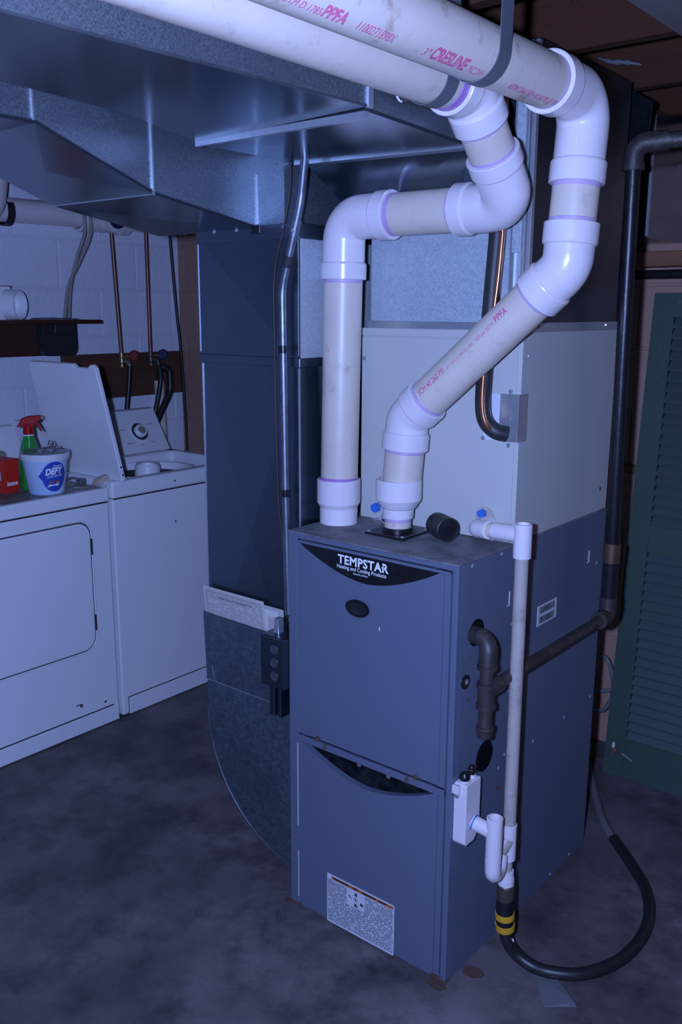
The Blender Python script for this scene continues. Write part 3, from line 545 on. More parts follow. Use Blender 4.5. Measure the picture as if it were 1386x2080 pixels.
# ================================================================== PVC VENT PIPES
PR, HR, BR = 0.0462, 0.0545, 0.0500
def vent(name, label, base, corners, Rs, hubs, end, cap_len=0.040):
    """glued PVC run: straight pipes between elbows, each elbow with a hub at both ends"""
    t = thing(name, label, 'vent pipe', base)
    pts = [V(base)] + [V(c) for c in corners] + [V(end)]
    trims = []
    for i in range(1, len(pts) - 1):
        a = (pts[i - 1] - pts[i]).normalized(); b = (pts[i + 1] - pts[i]).normalized(); ang = a.angle(b); tl = Rs[i - 1] / math.tan(ang / 2)
        p, q = pts[i] + a * tl, pts[i] + b * tl; trims.append((p, q, a, b, tl))
        arcp = fillet([p + a * 0.004, pts[i], q + b * 0.004], Rs[i - 1], 12)
        e = obj('elbow', G().tube(arcp, BR, 40, False), 'fitting', t)
        for c, d in ((p, a), (q, b)):
            h = hubs[i - 1]
            obj('hub', G().lathe(c - d * 0.004, d, [(0, BR - 0.002), (0.004, HR - 0.0012), (0.007, HR), (h, HR), (h + 0.0015, HR - 0.002), (h + 0.0015, PR - 0.001), (h - 0.006, PR - 0.001)], 44), 'fitting', e)
            obj('primer_ring', G().lathe(c, d, [(h - 0.004, PR + 0.0006), (h + 0.0035, PR + 0.0006), (h + 0.005, PR)], 40), 'primer_pale', e)
    pipes = []
    for i in range(len(pts) - 1):
        s0 = pts[0] if i == 0 else trims[i - 1][1]; s1 = pts[-1] if i == len(pts) - 2 else trims[i][0]
        pipes.append(obj('pipe', G().tube([s0, s0.lerp(s1, 0.5), s1], PR, 44), 'pipe', t))
    return t, pipes, trims
A0 = (0.038, 0.147, 1.046); A1 = (0.0515, 0.148, 1.747); A2 = (0.487, 0.155, 1.747); A3 = (0.492, -0.030, 1.934); A4 = (0.475, -2.3, 1.955)
va, pa, ta = vent('vent_pipe', 'white PVC vent pipe with the straight vertical riser and a level cross run', A0, [A1, A2, A3], [0.104, 0.095, 0.075], [0.040, 0.036, 0.040], A4)
obj('bushing', G().lathe((0.038, 0.147, FH), (0, 0, 1), [(0, 0.0475), (0.040, 0.0475), (0.041, 0.040)], 44), 'fitting', va)
obj('coupling', G().lathe((0.038, 0.147, FH), (0, 0, 1), [(0.036, 0.0440), (0.040, 0.0475), (0.052, HR), (0.109, HR), (0.111, HR - 0.002), (0.111, PR)], 44), 'fitting', va)
obj('primer_ring', G().lathe((0.0395, 0.147, FH + 0.109), (0, 0, 1), [(0, PR + 0.001), (0.007, PR + 0.001), (0.008, PR)], 40), 'primer', va)
c, d = ta[2][1], ta[2][3]
obj('primer_ring', G().lathe(c, d, [(0.036, PR + 0.0012), (0.056, PR + 0.0012), (0.058, PR)], 44), 'primer', va)
c, d = ta[0][1], ta[0][3]
obj('primer_ring', G().lathe(c, d, [(0.036, PR + 0.0008), (0.050, PR + 0.0008), (0.052, PR)], 44), 'primer_pale', va)
B0 = (0.2255, 0.149, 1.10); B1 = (0.238, 0.155, 1.292); B2 = (0.620, 0.150, 1.622); B3 = (0.628, 0.174, 1.938); B4 = (0.600, -2.3, 1.958)
vb, pb, tb = vent('vent_pipe', 'white PVC vent pipe with a slanting middle section and red print', B0, [B1, B2, B3], [0.080, 0.098, 0.110], [0.042, 0.044, 0.044], B4)
obj('reducer', G().lathe((0.222, 0.147, FH), (0, 0, 1), [(0.040, 0.0360), (0.062, 0.0375), (0.066, 0.043), (0.085, HR), (0.130, HR), (0.132, HR - 0.002), (0.132, PR)], 44), 'fitting', vb)
obj('stub_pipe', G().tube([(0.221, 0.147, FH + 0.006), (0.222, 0.147, FH + 0.045)], 0.0318, 36), 'pipe', vb)
obj('primer_ring', G().lathe((0.2215, 0.147, FH + 0.030), (0, 0, 1), [(0, 0.0318), (0.001, 0.0323), (0.012, 0.0323)], 36), 'primer_pale', vb)
obj('rubber_collar', G().lathe((0.221, 0.147, FH), (0, 0, 1), [(0.002, 0.036), (0.016, 0.0350), (0.017, 0.031)], 36), 'black_gloss', vb)
fl_ = obj('flange_plate', G().box((0.165, 0.090, FH), (0.277, 0.205, FH + 0.006), 0.002), 'iron_dark', vb, 'black square flange plate')
for x, y in ((0.172, 0.098), (0.270, 0.098), (0.270, 0.196), (0.172, 0.196)): screw(vb, (x, y, FH + 0.006), 'z', 0.0036)
pb[3].data.materials[0] = M['pipe_stained']
# red print on the pipes
ax = (V(B4) - V(B3)).normalized() * -1
def pB(y): f = (y - B3[1]) / (B4[1] - B3[1]); return V(B3).lerp(V(B4), f)
nB = V((0.36, 0, -0.93))
rp = [('ASTM D 1785', 0.016, -0.700, 0.075, 0), ('PPFA', 0.026, -0.622, 0.046, 0.0009), ('1100271898X', 0.021, -0.552, 0.080, 0), ('3"', 0.020, -0.402, 0.014, 0), ('CRESLINE', 0.030, -0.383, 0.092, 0.0011), ('PVC DWV', 0.020, -0.283, 0.045, 0), ('ASTM D2665 SCH 40 260 PSI @ 73F', 0.017, -0.155, 0.165, 0.0002)]
for s_, sz, y, w, b in rp: text_pipe('lettering', s_, sz, pB(y), ax, nB, PR, 'print_red', pb[3], bold=b, width=w)
dg = (V(B2) - V(B1)).normalized(); nD = V((0.30, -0.90, 0.30))
def pD(f): return V(B1).lerp(V(B2), f)
for s_, sz, f, w, b in (('SCH 40 260 PSI', 0.020, 0.175, 0.085, 0.0002), ('AT 73F ASTM D1785', 0.010, 0.36, 0.085, 0), ('NSF-pw ASTM', 0.013, 0.545, 0.055, 0), ('PPFA', 0.022, 0.665, 0.035, 0.0004)): text_pipe('lettering', s_, sz, pD(f), dg, nD, PR, 'print_red', pb[1], bold=b, width=w)
text_pipe('lettering', 'PVC 1120', 0.010, (0.221, 0.147, FH + 0.022), (0, 0, 1), V((0.42, -0.9, 0)), 0.0318, 'print_red', vb, width=0.022)

# metal straps that hold the two pipes up to the joists
def strap(cx, y, cz, top, w, label, lean):
    g = G(); n = 22; pts = []
    R = PR + 0.0015
    pts.append((cx + R + 0.004 + lean, top)); pts.append((cx + R + 0.002 + lean * 0.5, (top + cz) / 2 + 0.02))
    for k in range(n + 1):
        a = -PI * k / n; pts.append((cx + R * math.cos(a), cz + R * math.sin(a)))
    pts.append((cx - R - 0.002, cz + 0.06)); pts.append((cx - R - 0.004, top))
    for i in range(len(pts) - 1):
        (x0, z0), (x1, z1) = pts[i], pts[i + 1]; d = V((x1 - x0, 0, z1 - z0)).normalized(); nn = V((-d.z, 0, d.x)) * 0.0008
        q = [V((x0, y - w / 2, z0)), V((x0, y + w / 2, z0)), V((x1, y + w / 2, z1)), V((x1, y - w / 2, z1))]
        g.hexa([p - nn for p in q] + [p + nn for p in q])
    t = lone('pipe_strap', g, 'galv_strap', label, 'strap', (cx, y, top), 'metal straps holding the vent pipes'); return t
strap(pB(-0.215).x, -0.215, pB(-0.215).z, 2.325, 0.036, 'grey metal strap looped under the vent pipe with red print', 0.0)
fA = (-0.155 - A3[1]) / (A4[1] - A3[1]); cA = V(A3).lerp(V(A4), fA)
strap(cA.x, -0.155, cA.z, 2.325, 0.036, 'grey metal strap looped under the vent pipe beside the galvanised trunk', 0.0)

# ================================================================== things on the furnace top
rc = thing('rubber_coupling', 'short black rubber pipe cap lying on the furnace top', 'pipe cap', (0.345, 0.165, FH))
d = V((0.85, -0.52, 0)).normalized(); c = V((0.305, 0.186, FH + 0.0285))
obj('sleeve', G().lathe(c, d, [(0, 0), (0, 0.026), (0.003, 0.0285), (0.026, 0.0285), (0.030, 0.0270), (0.034, 0.0285), (0.064, 0.0285), (0.066, 0.026), (0.060, 0.024)], 36), 'black_rubber', rc)
obj('end_face', G().lathe(c, d, [(0.060, 0.0245), (0.061, 0.008), (0.064, 0.006), (0.064, 0)], 36), 'black_gloss', rc)
cl = thing('hose_clamp', 'silver hose clamp lying behind the vent flange on the furnace top', 'clamp', (0.135, 0.200, FH))
obj('band', G().lathe((0.150, 0.208, FH + 0.019), (0.5, -0.86, 0.1), [(-0.006, 0.0205), (0.006, 0.0205), (0.006, 0.0195), (-0.006, 0.0195), (-0.006, 0.0205)], 36), 'chrome', cl)
obj('worm_housing', G().box((0.112, 0.196, FH), (0.134, 0.210, FH + 0.012), 0.002).box((0.100, 0.200, FH + 0.002), (0.114, 0.206, FH + 0.009), 0.001, 1), 'chrome', cl)

# ================================================================== CONDENSATE DRAIN LINE
DXp, DYp = 0.560, 0.135
dl = thing('drain_line', 'dusty white PVC drain line running down the side of the furnace', 'drain pipe', (DXp, DYp, 0.22))
obj('elbow', G().tube(fillet([(0.425, 0.222, 1.056), (0.425, 0.163, 1.057), (0.468, 0.148, 1.062)], 0.022, 8), 0.0200, 28), 'fitting', dl)
obj('pipe', G().tube([(0.452, 0.155, 1.060), (0.50, 0.145, 1.064)], 0.0168, 28), 'pipe', dl)
obj('tee', G().tube([(0.484, 0.148, 1.063), (DXp, DYp + 0.002, 1.068)], 0.0188, 28), 'fitting', dl)
obj('tee', G().lathe((DXp, DYp, 1.018), (0, 0, 1), [(0, 0.0165), (0, 0.0198), (0.074, 0.0198), (0.075, 0.0185), (0.075, 0.0145), (0.060, 0.0140), (0.060, 0)], 32), 'fitting', dl)
obj('pipe', G().tube([(DXp, DYp, 1.03), (DXp + 0.001, DYp + 0.002, 0.375)], 0.0150, 28), 'drain', dl)
g = G().lathe((DXp, DYp + .002, 0.292), (0, 0, 1), [(0, 0.015), (0, 0.0185), (0.088, 0.0185), (0.089, 0.0155)], 30); obj('wye', g, 'fitting', dl)
obj('wye_branch', G().tube([(DXp, DYp + .002, 0.345), (0.548, DYp - 0.030, 0.313)], 0.0185, 28), 'drain', dl)
obj('pipe', G().tube([(DXp, DYp + .002, 0.300), (DXp, DYp, 0.255)], 0.0128, 26), 'drain', dl)
g = G().lathe((DXp, DYp, 0.226), (0, 0, 1), [(0, 0.0185), (0.001, 0.0195), (0.014, 0.0195), (0.030, 0.0172), (0.036, 0.0172), (0.037, 0.012)], 30); obj('adapter', g, 'fitting', dl)
obj('swivel_fitting', G().lathe((DXp, DYp, 0.172), (0, 0, 1), [(0, 0.014), (0.004, 0.0165), (0.010, 0.0165), (0.016, 0.0205), (0.052, 0.0205), (0.056, 0.018), (0.056, 0.012)], 30), 'bronze', dl)
# condensate trap box with its own tee and U bend
ct = thing('condensate_trap', 'white plastic condensate trap box screwed to the furnace side', 'condensate trap', (0.520, 0.045, 0.36))
prof = [(0.010, 0.512), (0.010, 0.372), (0.016, 0.364), (0.050, 0.364), (0.072, 0.386), (0.072, 0.512), (0.069, 0.515), (0.013, 0.515)]
bm = bmesh.new(); n = len(prof); v0 = [bm.verts.new((FW, y, z)) for y, z in prof]; v1 = [bm.verts.new((0.519, y, z)) for y, z in prof]
bm.faces.new(v0); bm.faces.new(v1[::-1]); [bm.faces.new((v0[i], v1[i], v1[(i + 1) % n], v0[(i + 1) % n])) for i in range(n)]
bmesh.ops.recalc_face_normals(bm, faces=bm.faces); bmesh.ops.bevel(bm, geom=list(bm.edges), offset=0.0025, segments=2, affect='EDGES', profile=0.5)
obj('trap_box', G().bm(bm), 'fitting', ct)
obj('mount_bracket', G().box((0.4865, 0.000, 0.492), (0.504, 0.012, 0.512), 0.001, 1), 'fitting', ct); screw(ct, (0.497, 0.004, 0.487), '-y', 0.0042)
for y, zt in ((0.026, 0.534), (0.056, 0.536)):
    obj('port', G().lathe((0.503, y, 0.512), (0, 0, 1), [(0, 0.0100), (0.010, 0.0100), (0.010, 0)], 24), 'fitting', ct)
obj('port_cap', G().lathe((0.503, 0.026, 0.519), (0, 0, 1), [(0, 0.0105), (0.004, 0.0125), (0.010, 0.0125), (0.017, 0.008), (0.018, 0)], 24), 'black_gloss', ct, 'black rubber port cap')
obj('port_cap', G().lathe((0.503, 0.056, 0.520), (0, 0, 1), [(0, 0.0085), (0.006, 0.0085), (0.018, 0.0078), (0.022, 0.005), (0.022, 0)], 24), 'black_gloss', ct, 'black rubber port cap')
obj('wire_clip', G().tube([(0.503 + 0.0095 * math.cos(a), 0.056 + 0.0095 * math.sin(a), 0.529 + 0.001 * a) for a in [k * PI / 8 for k in range(15)]] + [(0.505, 0.078, 0.532)], 0.0012, 8), 'copper_dull', ct)
obj('outlet', G().tube([(0.516, 0.046, 0.412), (0.556, 0.052, 0.402)], 0.0165, 28), 'fitting', ct)
obj('outlet_collar', G().lathe((0.5195, 0.0465, 0.411), (0.97, 0.13, -0.24), [(-0.001, 0.0175), (0.002, 0.0175), (0.002, 0.016)], 28), 'blue_plastic', ct)
TX, TY = 0.568, 0.054
obj('tee', G().lathe((TX, TY, 0.335), (0, 0, 1), [(0, 0.0165), (0, 0.0185), (0.102, 0.0185), (0.103, 0.0175), (0.103, 0.0148), (0.06, 0.0145), (0.058, 0)], 32), 'fitting', ct)
obj('nipple', G().tube([(TX, TY, 0.340), (TX, TY, 0.328)], 0.0168, 28), 'pipe', ct)
obj('u_bend', G().tube(fillet([(TX, TY, 0.332), (TX, TY, 0.290), (0.562, 0.092, 0.285), (0.556, DYp - 0.028, 0.316)], [0.022, 0.020], 8), 0.0184, 28), 'fitting', ct)
# hose
hs = thing('drain_hose', 'black rubber hose with a yellow connector curving over the floor to a grey tube', 'hose', (0.70, 0.30, 0))
Hc = V((DXp, DYp, 0.172))
obj('connector', G().lathe(Hc, (0.02, 0.06, -1), [(-0.012, 0.012), (-0.010, 0.0185), (0.000, 0.0215), (0.020, 0.0215), (0.024, 0.020)], 32), 'black_gloss', hs)
obj('connector_ring', G().lathe(Hc, (0.02, 0.06, -1), [(0.020, 0.0195), (0.021, 0.0228), (0.036, 0.0232), (0.037, 0.020)], 32), 'yellow', hs, 'yellow connector ring')
obj('connector', G().lathe(Hc, (0.02, 0.06, -1), [(0.036, 0.0205), (0.040, 0.0215), (0.052, 0.0215), (0.053, 0.020)], 32), 'black_gloss', hs)
obj('connector_ring', G().lathe(Hc, (0.02, 0.06, -1), [(0.051, 0.020), (0.052, 0.0236), (0.068, 0.0225), (0.069, 0.015)], 32), 'yellow', hs, 'yellow connector ring')
obj('brass_thread', G().lathe(Hc, (0, 0, 1), [(0.004, 0.0150), (0.010, 0.0150), (0.010, 0.0130)], 28), 'brass', hs)
hp = spline([(0.5612, 0.139, 0.108), (0.566, 0.145, 0.070), (0.583, 0.158, 0.036), (0.622, 0.166, 0.0170), (0.668, 0.178, 0.0155), (0.725, 0.218, 0.0155), (0.770, 0.300, 0.0155), (0.786, 0.405, 0.0155), (0.772, 0.515, 0.0155), (0.722, 0.625, 0.0155), (0.635, 0.725, 0.0155), (0.555, 0.805, 0.0155)], 8)
obj('hose', G().tube(hp, 0.0150, 20), 'hose_black', hs)
obj('hose_print', G().panel([(0.5775, 0.1425, 0.083), (0.5815, 0.1455, 0.083), (0.583, 0.148, 0.073), (0.579, 0.144, 0.073)]), 'paper', hs)
obj('grey_tube', G().tube(spline([(0.562, 0.796, 0.0155), (0.50, 0.865, 0.0150), (0.42, 0.985, 0.0150), (0.30, 1.19, 0.015), (0.24, 1.32, 0.015)], 6), 0.0125, 18), 'hose_grey', hs)

# ================================================================== GAS PIPE
gp = thing('gas_pipe', 'black iron gas pipe feeding the furnace side with a capped drip leg', 'gas pipe', (0.55, 0.645, 0.70))
LX, LY = 0.540, 0.040
obj('elbow', G().tube(fillet([(FW, 0.066, 0.846), (LX, 0.045, 0.850), (LX, LY, 0.795)], 0.030, 10), 0.0195, 28), 'iron', gp)
obj('elbow_rim', G().lathe((LX, LY, 0.796), (0, 0, -1), [(0, 0.0195), (0.0, 0.0215), (0.010, 0.0215), (0.010, 0.014)], 28), 'iron', gp)
obj('nipple', G().tube([(LX, LY, 0.80), (LX, LY, 0.74)], 0.0148, 26), 'iron', gp)
obj('tee', G().lathe((LX, LY, 0.755), (0, 0, -1), [(0, 0.015), (0, 0.0215), (0.010, 0.0215), (0.012, 0.0185), (0.046, 0.0185), (0.048, 0.0215), (0.058, 0.0215), (0.058, 0.014)], 30), 'iron', gp)
obj('tee_branch', G().tube([(LX, LY, 0.736), (0.545, 0.085, 0.741)], 0.0185, 26), 'iron', gp)
obj('tee_web', G().hexa([(LX - .006, LY, 0.70), (LX + .006, LY, 0.70), (LX + .006, LY + 0.030, 0.722), (LX - .006, LY + 0.030, 0.722), (LX - .006, LY, 0.735), (LX + .006, LY, 0.735), (LX + .006, LY + 0.034, 0.735), (LX - .006, LY + 0.034, 0.735)]), 'iron', gp)
obj('nipple', G().tube([(LX, LY, 0.71), (LX, LY, 0.645)], 0.0148, 26), 'iron', gp)
obj('cap', G().lathe((LX, LY, 0.655), (0, 0, -1), [(0, 0.014), (0, 0.0195), (0.006, 0.0200), (0.012, 0.0178), (0.026, 0.0165), (0.028, 0.013), (0.028, 0)], 28), 'iron', gp)
obj('pipe', G().tube([(0.544, 0.078, 0.741), (0.550, 0.640, 0.748)], 0.0138, 26), 'iron', gp)
obj('elbow', G().tube(fillet([(0.5495, 0.598, 0.748), (0.550, 0.650, 0.748), (0.550, 0.650, 0.800)], 0.028, 8), 0.0225, 26), 'iron', gp)
obj('pipe', G().tube([(0.550, 0.650, 0.785), (0.550, 0.650, 0.905)], 0.0200, 28), 'iron_dark', gp)
obj('coupling', G().lathe((0.550, 0.650, 0.895), (0, 0, 1), [(0, 0.020), (0.001, 0.0222), (0.052, 0.0222), (0.053, 0.018)], 28), 'copper_dull', gp, 'copper-coloured coupling')
obj('pipe', G().tube([(0.550, 0.650, 0.94), (0.550, 0.628, 1.5), (0.552, 0.608, 1.905)], 0.0175, 28), 'iron_dark', gp)
obj('elbow', G().tube(fillet([(0.552, 0.608, 1.86), (0.552, 0.608, 1.920), (0.620, 0.640, 1.926)], 0.03, 8), 0.0235, 26), 'iron', gp)
obj('elbow_rim', G().lathe((0.552, 0.608, 1.875), (0, 0, -1), [(0, 0.0235), (0.0, 0.0265), (0.013, 0.0265), (0.013, 0.017)], 28), 'iron', gp)
obj('pipe', G().tube([(0.600, 0.632, 1.925), (0.95, 0.80, 1.945)], 0.0190, 28), 'iron', gp)

# ================================================================== REFRIGERANT LINES
sl = lone('suction_line', G().tube(spline([(0.416, 0.215, 2.07), (0.417, 0.215, 1.90), (0.426, 0.210, 1.74), (0.420, 0.205, 1.58), (0.412, 0.203, 1.42), (0.411, 0.200, 1.34), (0.420, 0.198, 1.298), (0.442, 0.205, 1.275), (0.462, 0.222, 1.268)], 6), 0.0180, 22), 'black_rubber', 'black foam-insulated refrigerant line curving into the coil cabinet', 'refrigerant line', (0.462, 0.222, 1.268))
lone('liquid_line', G().tube(spline([(0.440, 0.190, 2.07), (0.443, 0.190, 1.86), (0.452, 0.187, 1.75), (0.447, 0.182, 1.60), (0.430, 0.180, 1.46), (0.422, 0.178, 1.38), (0.424, 0.178, 1.32), (0.436, 0.185, 1.285), (0.456, 0.212, 1.268)], 6), 0.0052, 14), 'copper', 'thin bare copper refrigerant line beside the insulated one', 'refrigerant line', (0.456, 0.212, 1.268))

# ================================================================== ELECTRICAL on the return drop
cd = thing('conduit', 'thin galvanised metal conduit running up the front of the return duct', 'conduit', (-0.055, 0.040, 0.90))
cp = fillet([(-0.040, 0.043, 0.78), (-0.047, 0.043, 1.10), (-0.052, 0.043, 1.585), (0.012, 0.038, 1.775), (0.022, 0.055, 1.95)], [0.5, 0.14, 0.15], 12)
obj('tube', G().tube(cp, 0.0098, 20), 'conduit', cd)
def on(path, z):
    for a, b in zip(path, path[1:]):
        if a.z <= z <= b.z: return a.lerp(b, (z - a.z) / (b.z - a.z)), (b - a).normalized()
for z in (1.445, 1.095):
    p, d = on(cp, z); obj('tape_band', G().lathe(p - d * 0.009, d, [(0, 0.0098), (0, 0.0112), (0.018, 0.0112), (0.018, 0.0098)], 22), 'black_gloss', cd, 'black tape wrapped around the conduit')
p, d = on(cp, 1.647); obj('tape_band', G().lathe(p - d * 0.013, d, [(0, 0.0098), (0, 0.0125), (0.026, 0.0120), (0.026, 0.0098)], 22), 'dark_gap', cd, 'dark tape wrapped around the conduit')
p, d = on(cp, 1.722); obj('coupling', G().lathe(p - d * 0.018, d, [(0, 0.0098), (0, 0.0125), (0.036, 0.0125), (0.036, 0.0098)], 22), 'conduit', cd); screw(cd, p + V((0.004, -0.013, -0.008)), '-y', 0.003)
lone('thermostat_wire', G().tube(spline([(-0.010, 0.030, 1.86), (-0.012, 0.028, 1.80), (-0.030, 0.026, 1.72), (-0.062, 0.028, 1.62), (-0.066, 0.030, 1.45), (-0.062, 0.032, 1.10), (-0.052, 0.036, 0.98), (-0.040, 0.040, 0.80)], 6), 0.0022, 8), 'cable_brown', 'thin brown thermostat wire alongside the conduit', 'wire', (-0.040, 0.040, 0.80))
jb = thing('junction_box', 'galvanised electrical box with round knock-outs between pocket and furnace', 'electrical box', (-0.05, 0.02, 0.60))
obj('box_body', G().box((-0.085, -0.018, 0.602), (-0.001, 0.060, 0.737), 0.004), 'galv', jb)
for z in (0.705, 0.670, 0.634): obj('knockout', G().lathe((-0.034, -0.018, z), (0, -1, 0), [(-0.001, 0.0125), (0.0012, 0.0125), (0.0012, 0.0115), (0.0004, 0.0112), (0.0004, 0)], 26, False), 'conduit', jb)
obj('box_leg', G().box((-0.070, 0.000, 0.515), (-0.052, 0.055, 0.604), 0.001, 1).box((-0.040, 0.000, 0.515), (-0.030, 0.055, 0.604), 0.001, 1), 'galv', jb)
obj('cover_clip', G().box((-0.060, 0.010, 0.735), (-0.045, 0.030, 0.775), 0.001, 1), 'galv_seam', jb); screw(jb, (-0.052, 0.005, 0.742), '-y', 0.003)
lone('cable_stub', G().tube(spline([(-0.020, 0.035, 0.73), (-0.026, 0.030, 0.775), (-0.040, 0.038, 0.785), (-0.030, 0.045, 0.84), (-0.045, 0.043, 0.90)], 5), 0.004, 10), 'black_rubber', 'short black cable entering the electrical box', 'cable', (-0.020, 0.035, 0.73))
# papers in the pocket
pc = thing('certificate', 'framed cream certificate sheet standing in the metal pocket', 'paper', (-0.255, 0.035, 0.60))
def tilt(x, z, dy=0.0):   # leaning plane of the papers
    return V((x, 0.060 - (z - 0.60) * 0.050 - dy, z))
def sheet(x0, x1, z0, z1, dy, sk=0.0): return G().hexa([tilt(x0, z0, dy), tilt(x1, z0, dy), tilt(x1, z0, dy - .001), tilt(x0, z0, dy - .001), tilt(x0 - sk, z1, dy), tilt(x1 - sk, z1, dy), tilt(x1 - sk, z1, dy - .001), tilt(x0 - sk, z1, dy - .001)])
obj('sheet', sheet(-0.357, -0.124, 0.60, 0.792, 0.0, 0.012), 'paper_warm', pc)
obj('border', sheet(-0.349, -0.132, 0.60, 0.783, 0.0004, 0.012), 'card_border', pc)
obj('printed_field', sheet(-0.341, -0.140, 0.60, 0.777, 0.0009, 0.011), 'card_print', pc)
text_flat('lettering', 'LIMITED WARRANTY', 0.0085, tilt(-0.310, 0.765, 0.0022), (1, 0, 0), (0, -0.050, 1), 'ink', pc, width=0.13)
lone('envelope', sheet(-0.200, -0.090, 0.60, 0.772, -0.0025), 'paper', 'plain white sheet tucked behind the certificate in the pocket', 'paper', (-0.145, 0.045, 0.60))
obj('grey_folder', G(), 'paper') if False else lone('folder', sheet(-0.20, -0.070, 0.60, 0.782, -0.0045), 'coil', 'pale grey folder tucked in the pocket behind the white sheet', 'folder', (-0.13, 0.05, 0.60))
obj('printed_lines', sheet(-0.124, -0.098, 0.60, 0.757, -0.0018), 'card_print', bpy.data.objects['envelope'])

# ================================================================== WASHER AND DRYER
AX = -1.25; AB = -1.91
def appliance(name, label, cat, y0, y1, top_m):
    t = thing(name, label, cat, ((AX + AB) / 2, (y0 + y1) / 2, 0)); return t
DY_0, DY_1 = -0.298, 0.392
dr = appliance('dryer', 'white front-loading clothes dryer with a dusty top', 'dryer', DY_0, DY_1, 'dusty_top')
obj('cabinet', G().box((AB, DY_0, 0.006), (AX, DY_1, 0.8555), 0.003), 'white_appl', dr)
obj('toe_panel', G().box((AX - 0.01, DY_0, 0.004), (AX + 0.006, DY_1 - 0.002, 0.066), 0.003), 'white_appl', dr)
obj('seam_line', G().box((AX - 0.005, DY_0 + 0.01, 0.066), (AX + 0.0008, DY_1 - 0.02, 0.0705)), 'dark_gap', dr)
obj('top_rim', G().box((AB, DY_0 - 0.002, 0.8555), (AX + 0.006, DY_1 + 0.002, 0.905), 0.006, 3), 'white_appl', dr)
obj('top_gap', G().box((AB, DY_0 + 0.004, 0.850), (AX + 0.001, DY_1 - 0.003, 0.862)), 'dark_gap', dr)
obj('top_panel', G().box((AB + 0.02, DY_0 + 0.010, 0.900), (AX - 0.012, DY_1 - 0.012, 0.9075), 0.003, 2), 'dusty_top', dr, 'dusty stained dryer top')
dgr = G().prism(rrect(DY_0 + 0.08, 0.3075, 0.3135, 0.7985, 0.052), 'x', AX - 0.004, AX + 0.0012); obj('door_gap', dgr, 'dark_gap', dr)
bm = bmesh.new(); pl = rrect(DY_0 + 0.084, 0.3035, 0.3175, 0.7945, 0.050, 8); v0 = [bm.verts.new((AX - 0.002, y, z)) for y, z in pl]; v1 = [bm.verts.new((AX + 0.007, y, z)) for y, z in pl]; n = len(pl)
f1 = bm.faces.new(v1); bm.faces.new(v0[::-1]); [bm.faces.new((v0[i], v0[(i + 1) % n], v1[(i + 1) % n], v1[i])) for i in range(n)]
bmesh.ops.recalc_face_normals(bm, faces=bm.faces); bmesh.ops.bevel(bm, geom=list(f1.edges), offset=0.005, segments=3, affect='EDGES', profile=0.5)
dd = obj('door', G().bm(bm), 'white_appl', dr)
obj('door_outer_rim', G().tube([(AX + 0.0005, y, z) for y, z in rrect(DY_0 + 0.076, 0.3115, 0.3095, 0.8025, 0.055, 8)] + [(AX + 0.0005, 0.3115, 0.7475)], 0.0035, 8), 'white_appl', dr)
for z in (0.702, 0.415): obj('hinge', G().box((AX, 0.301, z - 0.030), (AX + 0.009, 0.311, z + 0.030), 0.002, 1), 'hinge', dr)
con = G().prism([(-1.74, 0.906), (-1.90, 0.906), (-1.90, 1.075), (-1.875, 1.085), (-1.845, 1.080)], 'y', DY_0, DY_1 + 0.002); co = obj('console', con, 'white_appl', dr)
obj('dial', G().lathe((-1.79, 0.29, 0.972), (0.86, 0, 0.5), [(0, 0.028), (0.004, 0.028), (0.006, 0.022), (0.022, 0.020), (0.023, 0)], 26), 'knob', co)
obj('rust_spot', G().box((AX + 0.0005, 0.205, 0.116), (AX + 0.0018, 0.228, 0.120), 0.0005, 1).box((AX + 0.0005, 0.222, 0.106), (AX + 0.0018, 0.234, 0.117), 0.0005, 1), 'rust', dr)
obj('dent_mark', G().disc((AX + 0.0008, 0.333, 0.092), (1, 0, 0), 0.004, 0.006, 16), 'hinge', dr)
WY0, WY1 = 0.412, 1.098
wa = appliance('washer', 'white top-loading washing machine with its lid standing open', 'washing machine', WY0, WY1, 'white_appl')
obj('cabinet', G().box((AB, WY0, 0.006), (AX, WY1, 0.857), 0.006, 3), 'white_appl', wa)
obj('toe_panel', G().box((AX - 0.01, WY0 + 0.030, 0.004), (AX + 0.003, WY1 - 0.03, 0.072), 0.002), 'white_appl', wa)
obj('seam_line', G().box((AX - 0.005, WY0 + 0.027, 0.072), (AX + 0.0008, WY1 - 0.027, 0.076)).box((AX - 0.005, WY0 + 0.027, 0.006), (AX + 0.0008, WY0 + 0.0305, 0.076)), 'dark_gap', wa)
obj('top_gap', G().box((AB, WY0 + 0.006, 0.850), (AX - 0.001, WY1 - 0.006, 0.870)), 'dark_gap', wa)
tp = G()   # top deck with a square opening
ox0, ox1, oy0, oy1 = -1.66, -1.292, 0.468, 1.045
tp.box((ox1, WY0 - .004, 0.859), (AX + 0.006, WY1 + .004, 0.922), 0.010, 3); tp.box((AB, WY0 - .004, 0.859), (ox0, WY1 + .004, 0.922), 0.008, 3)
tp.box((ox0 - .02, WY0 - .004, 0.859), (ox1 + .02, oy0, 0.922), 0.008, 3); tp.box((ox0 - .02, oy1, 0.859), (ox1 + .02, WY1 + .004, 0.922), 0.008, 3)
obj('top_deck', tp, 'white_appl', wa)
obj('lid_recess', G().box((ox0 - 0.05, oy0 - 0.03, 0.9205), (ox0 - 0.003, oy1 + 0.03, 0.9245), 0.002, 1).box((ox0 - 0.05, oy1 + 0.004, 0.9205), (ox1 + .02, oy1 + 0.03, 0.9245), 0.002, 1), 'white_appl', wa)
tc_ = (-1.475, 0.757)
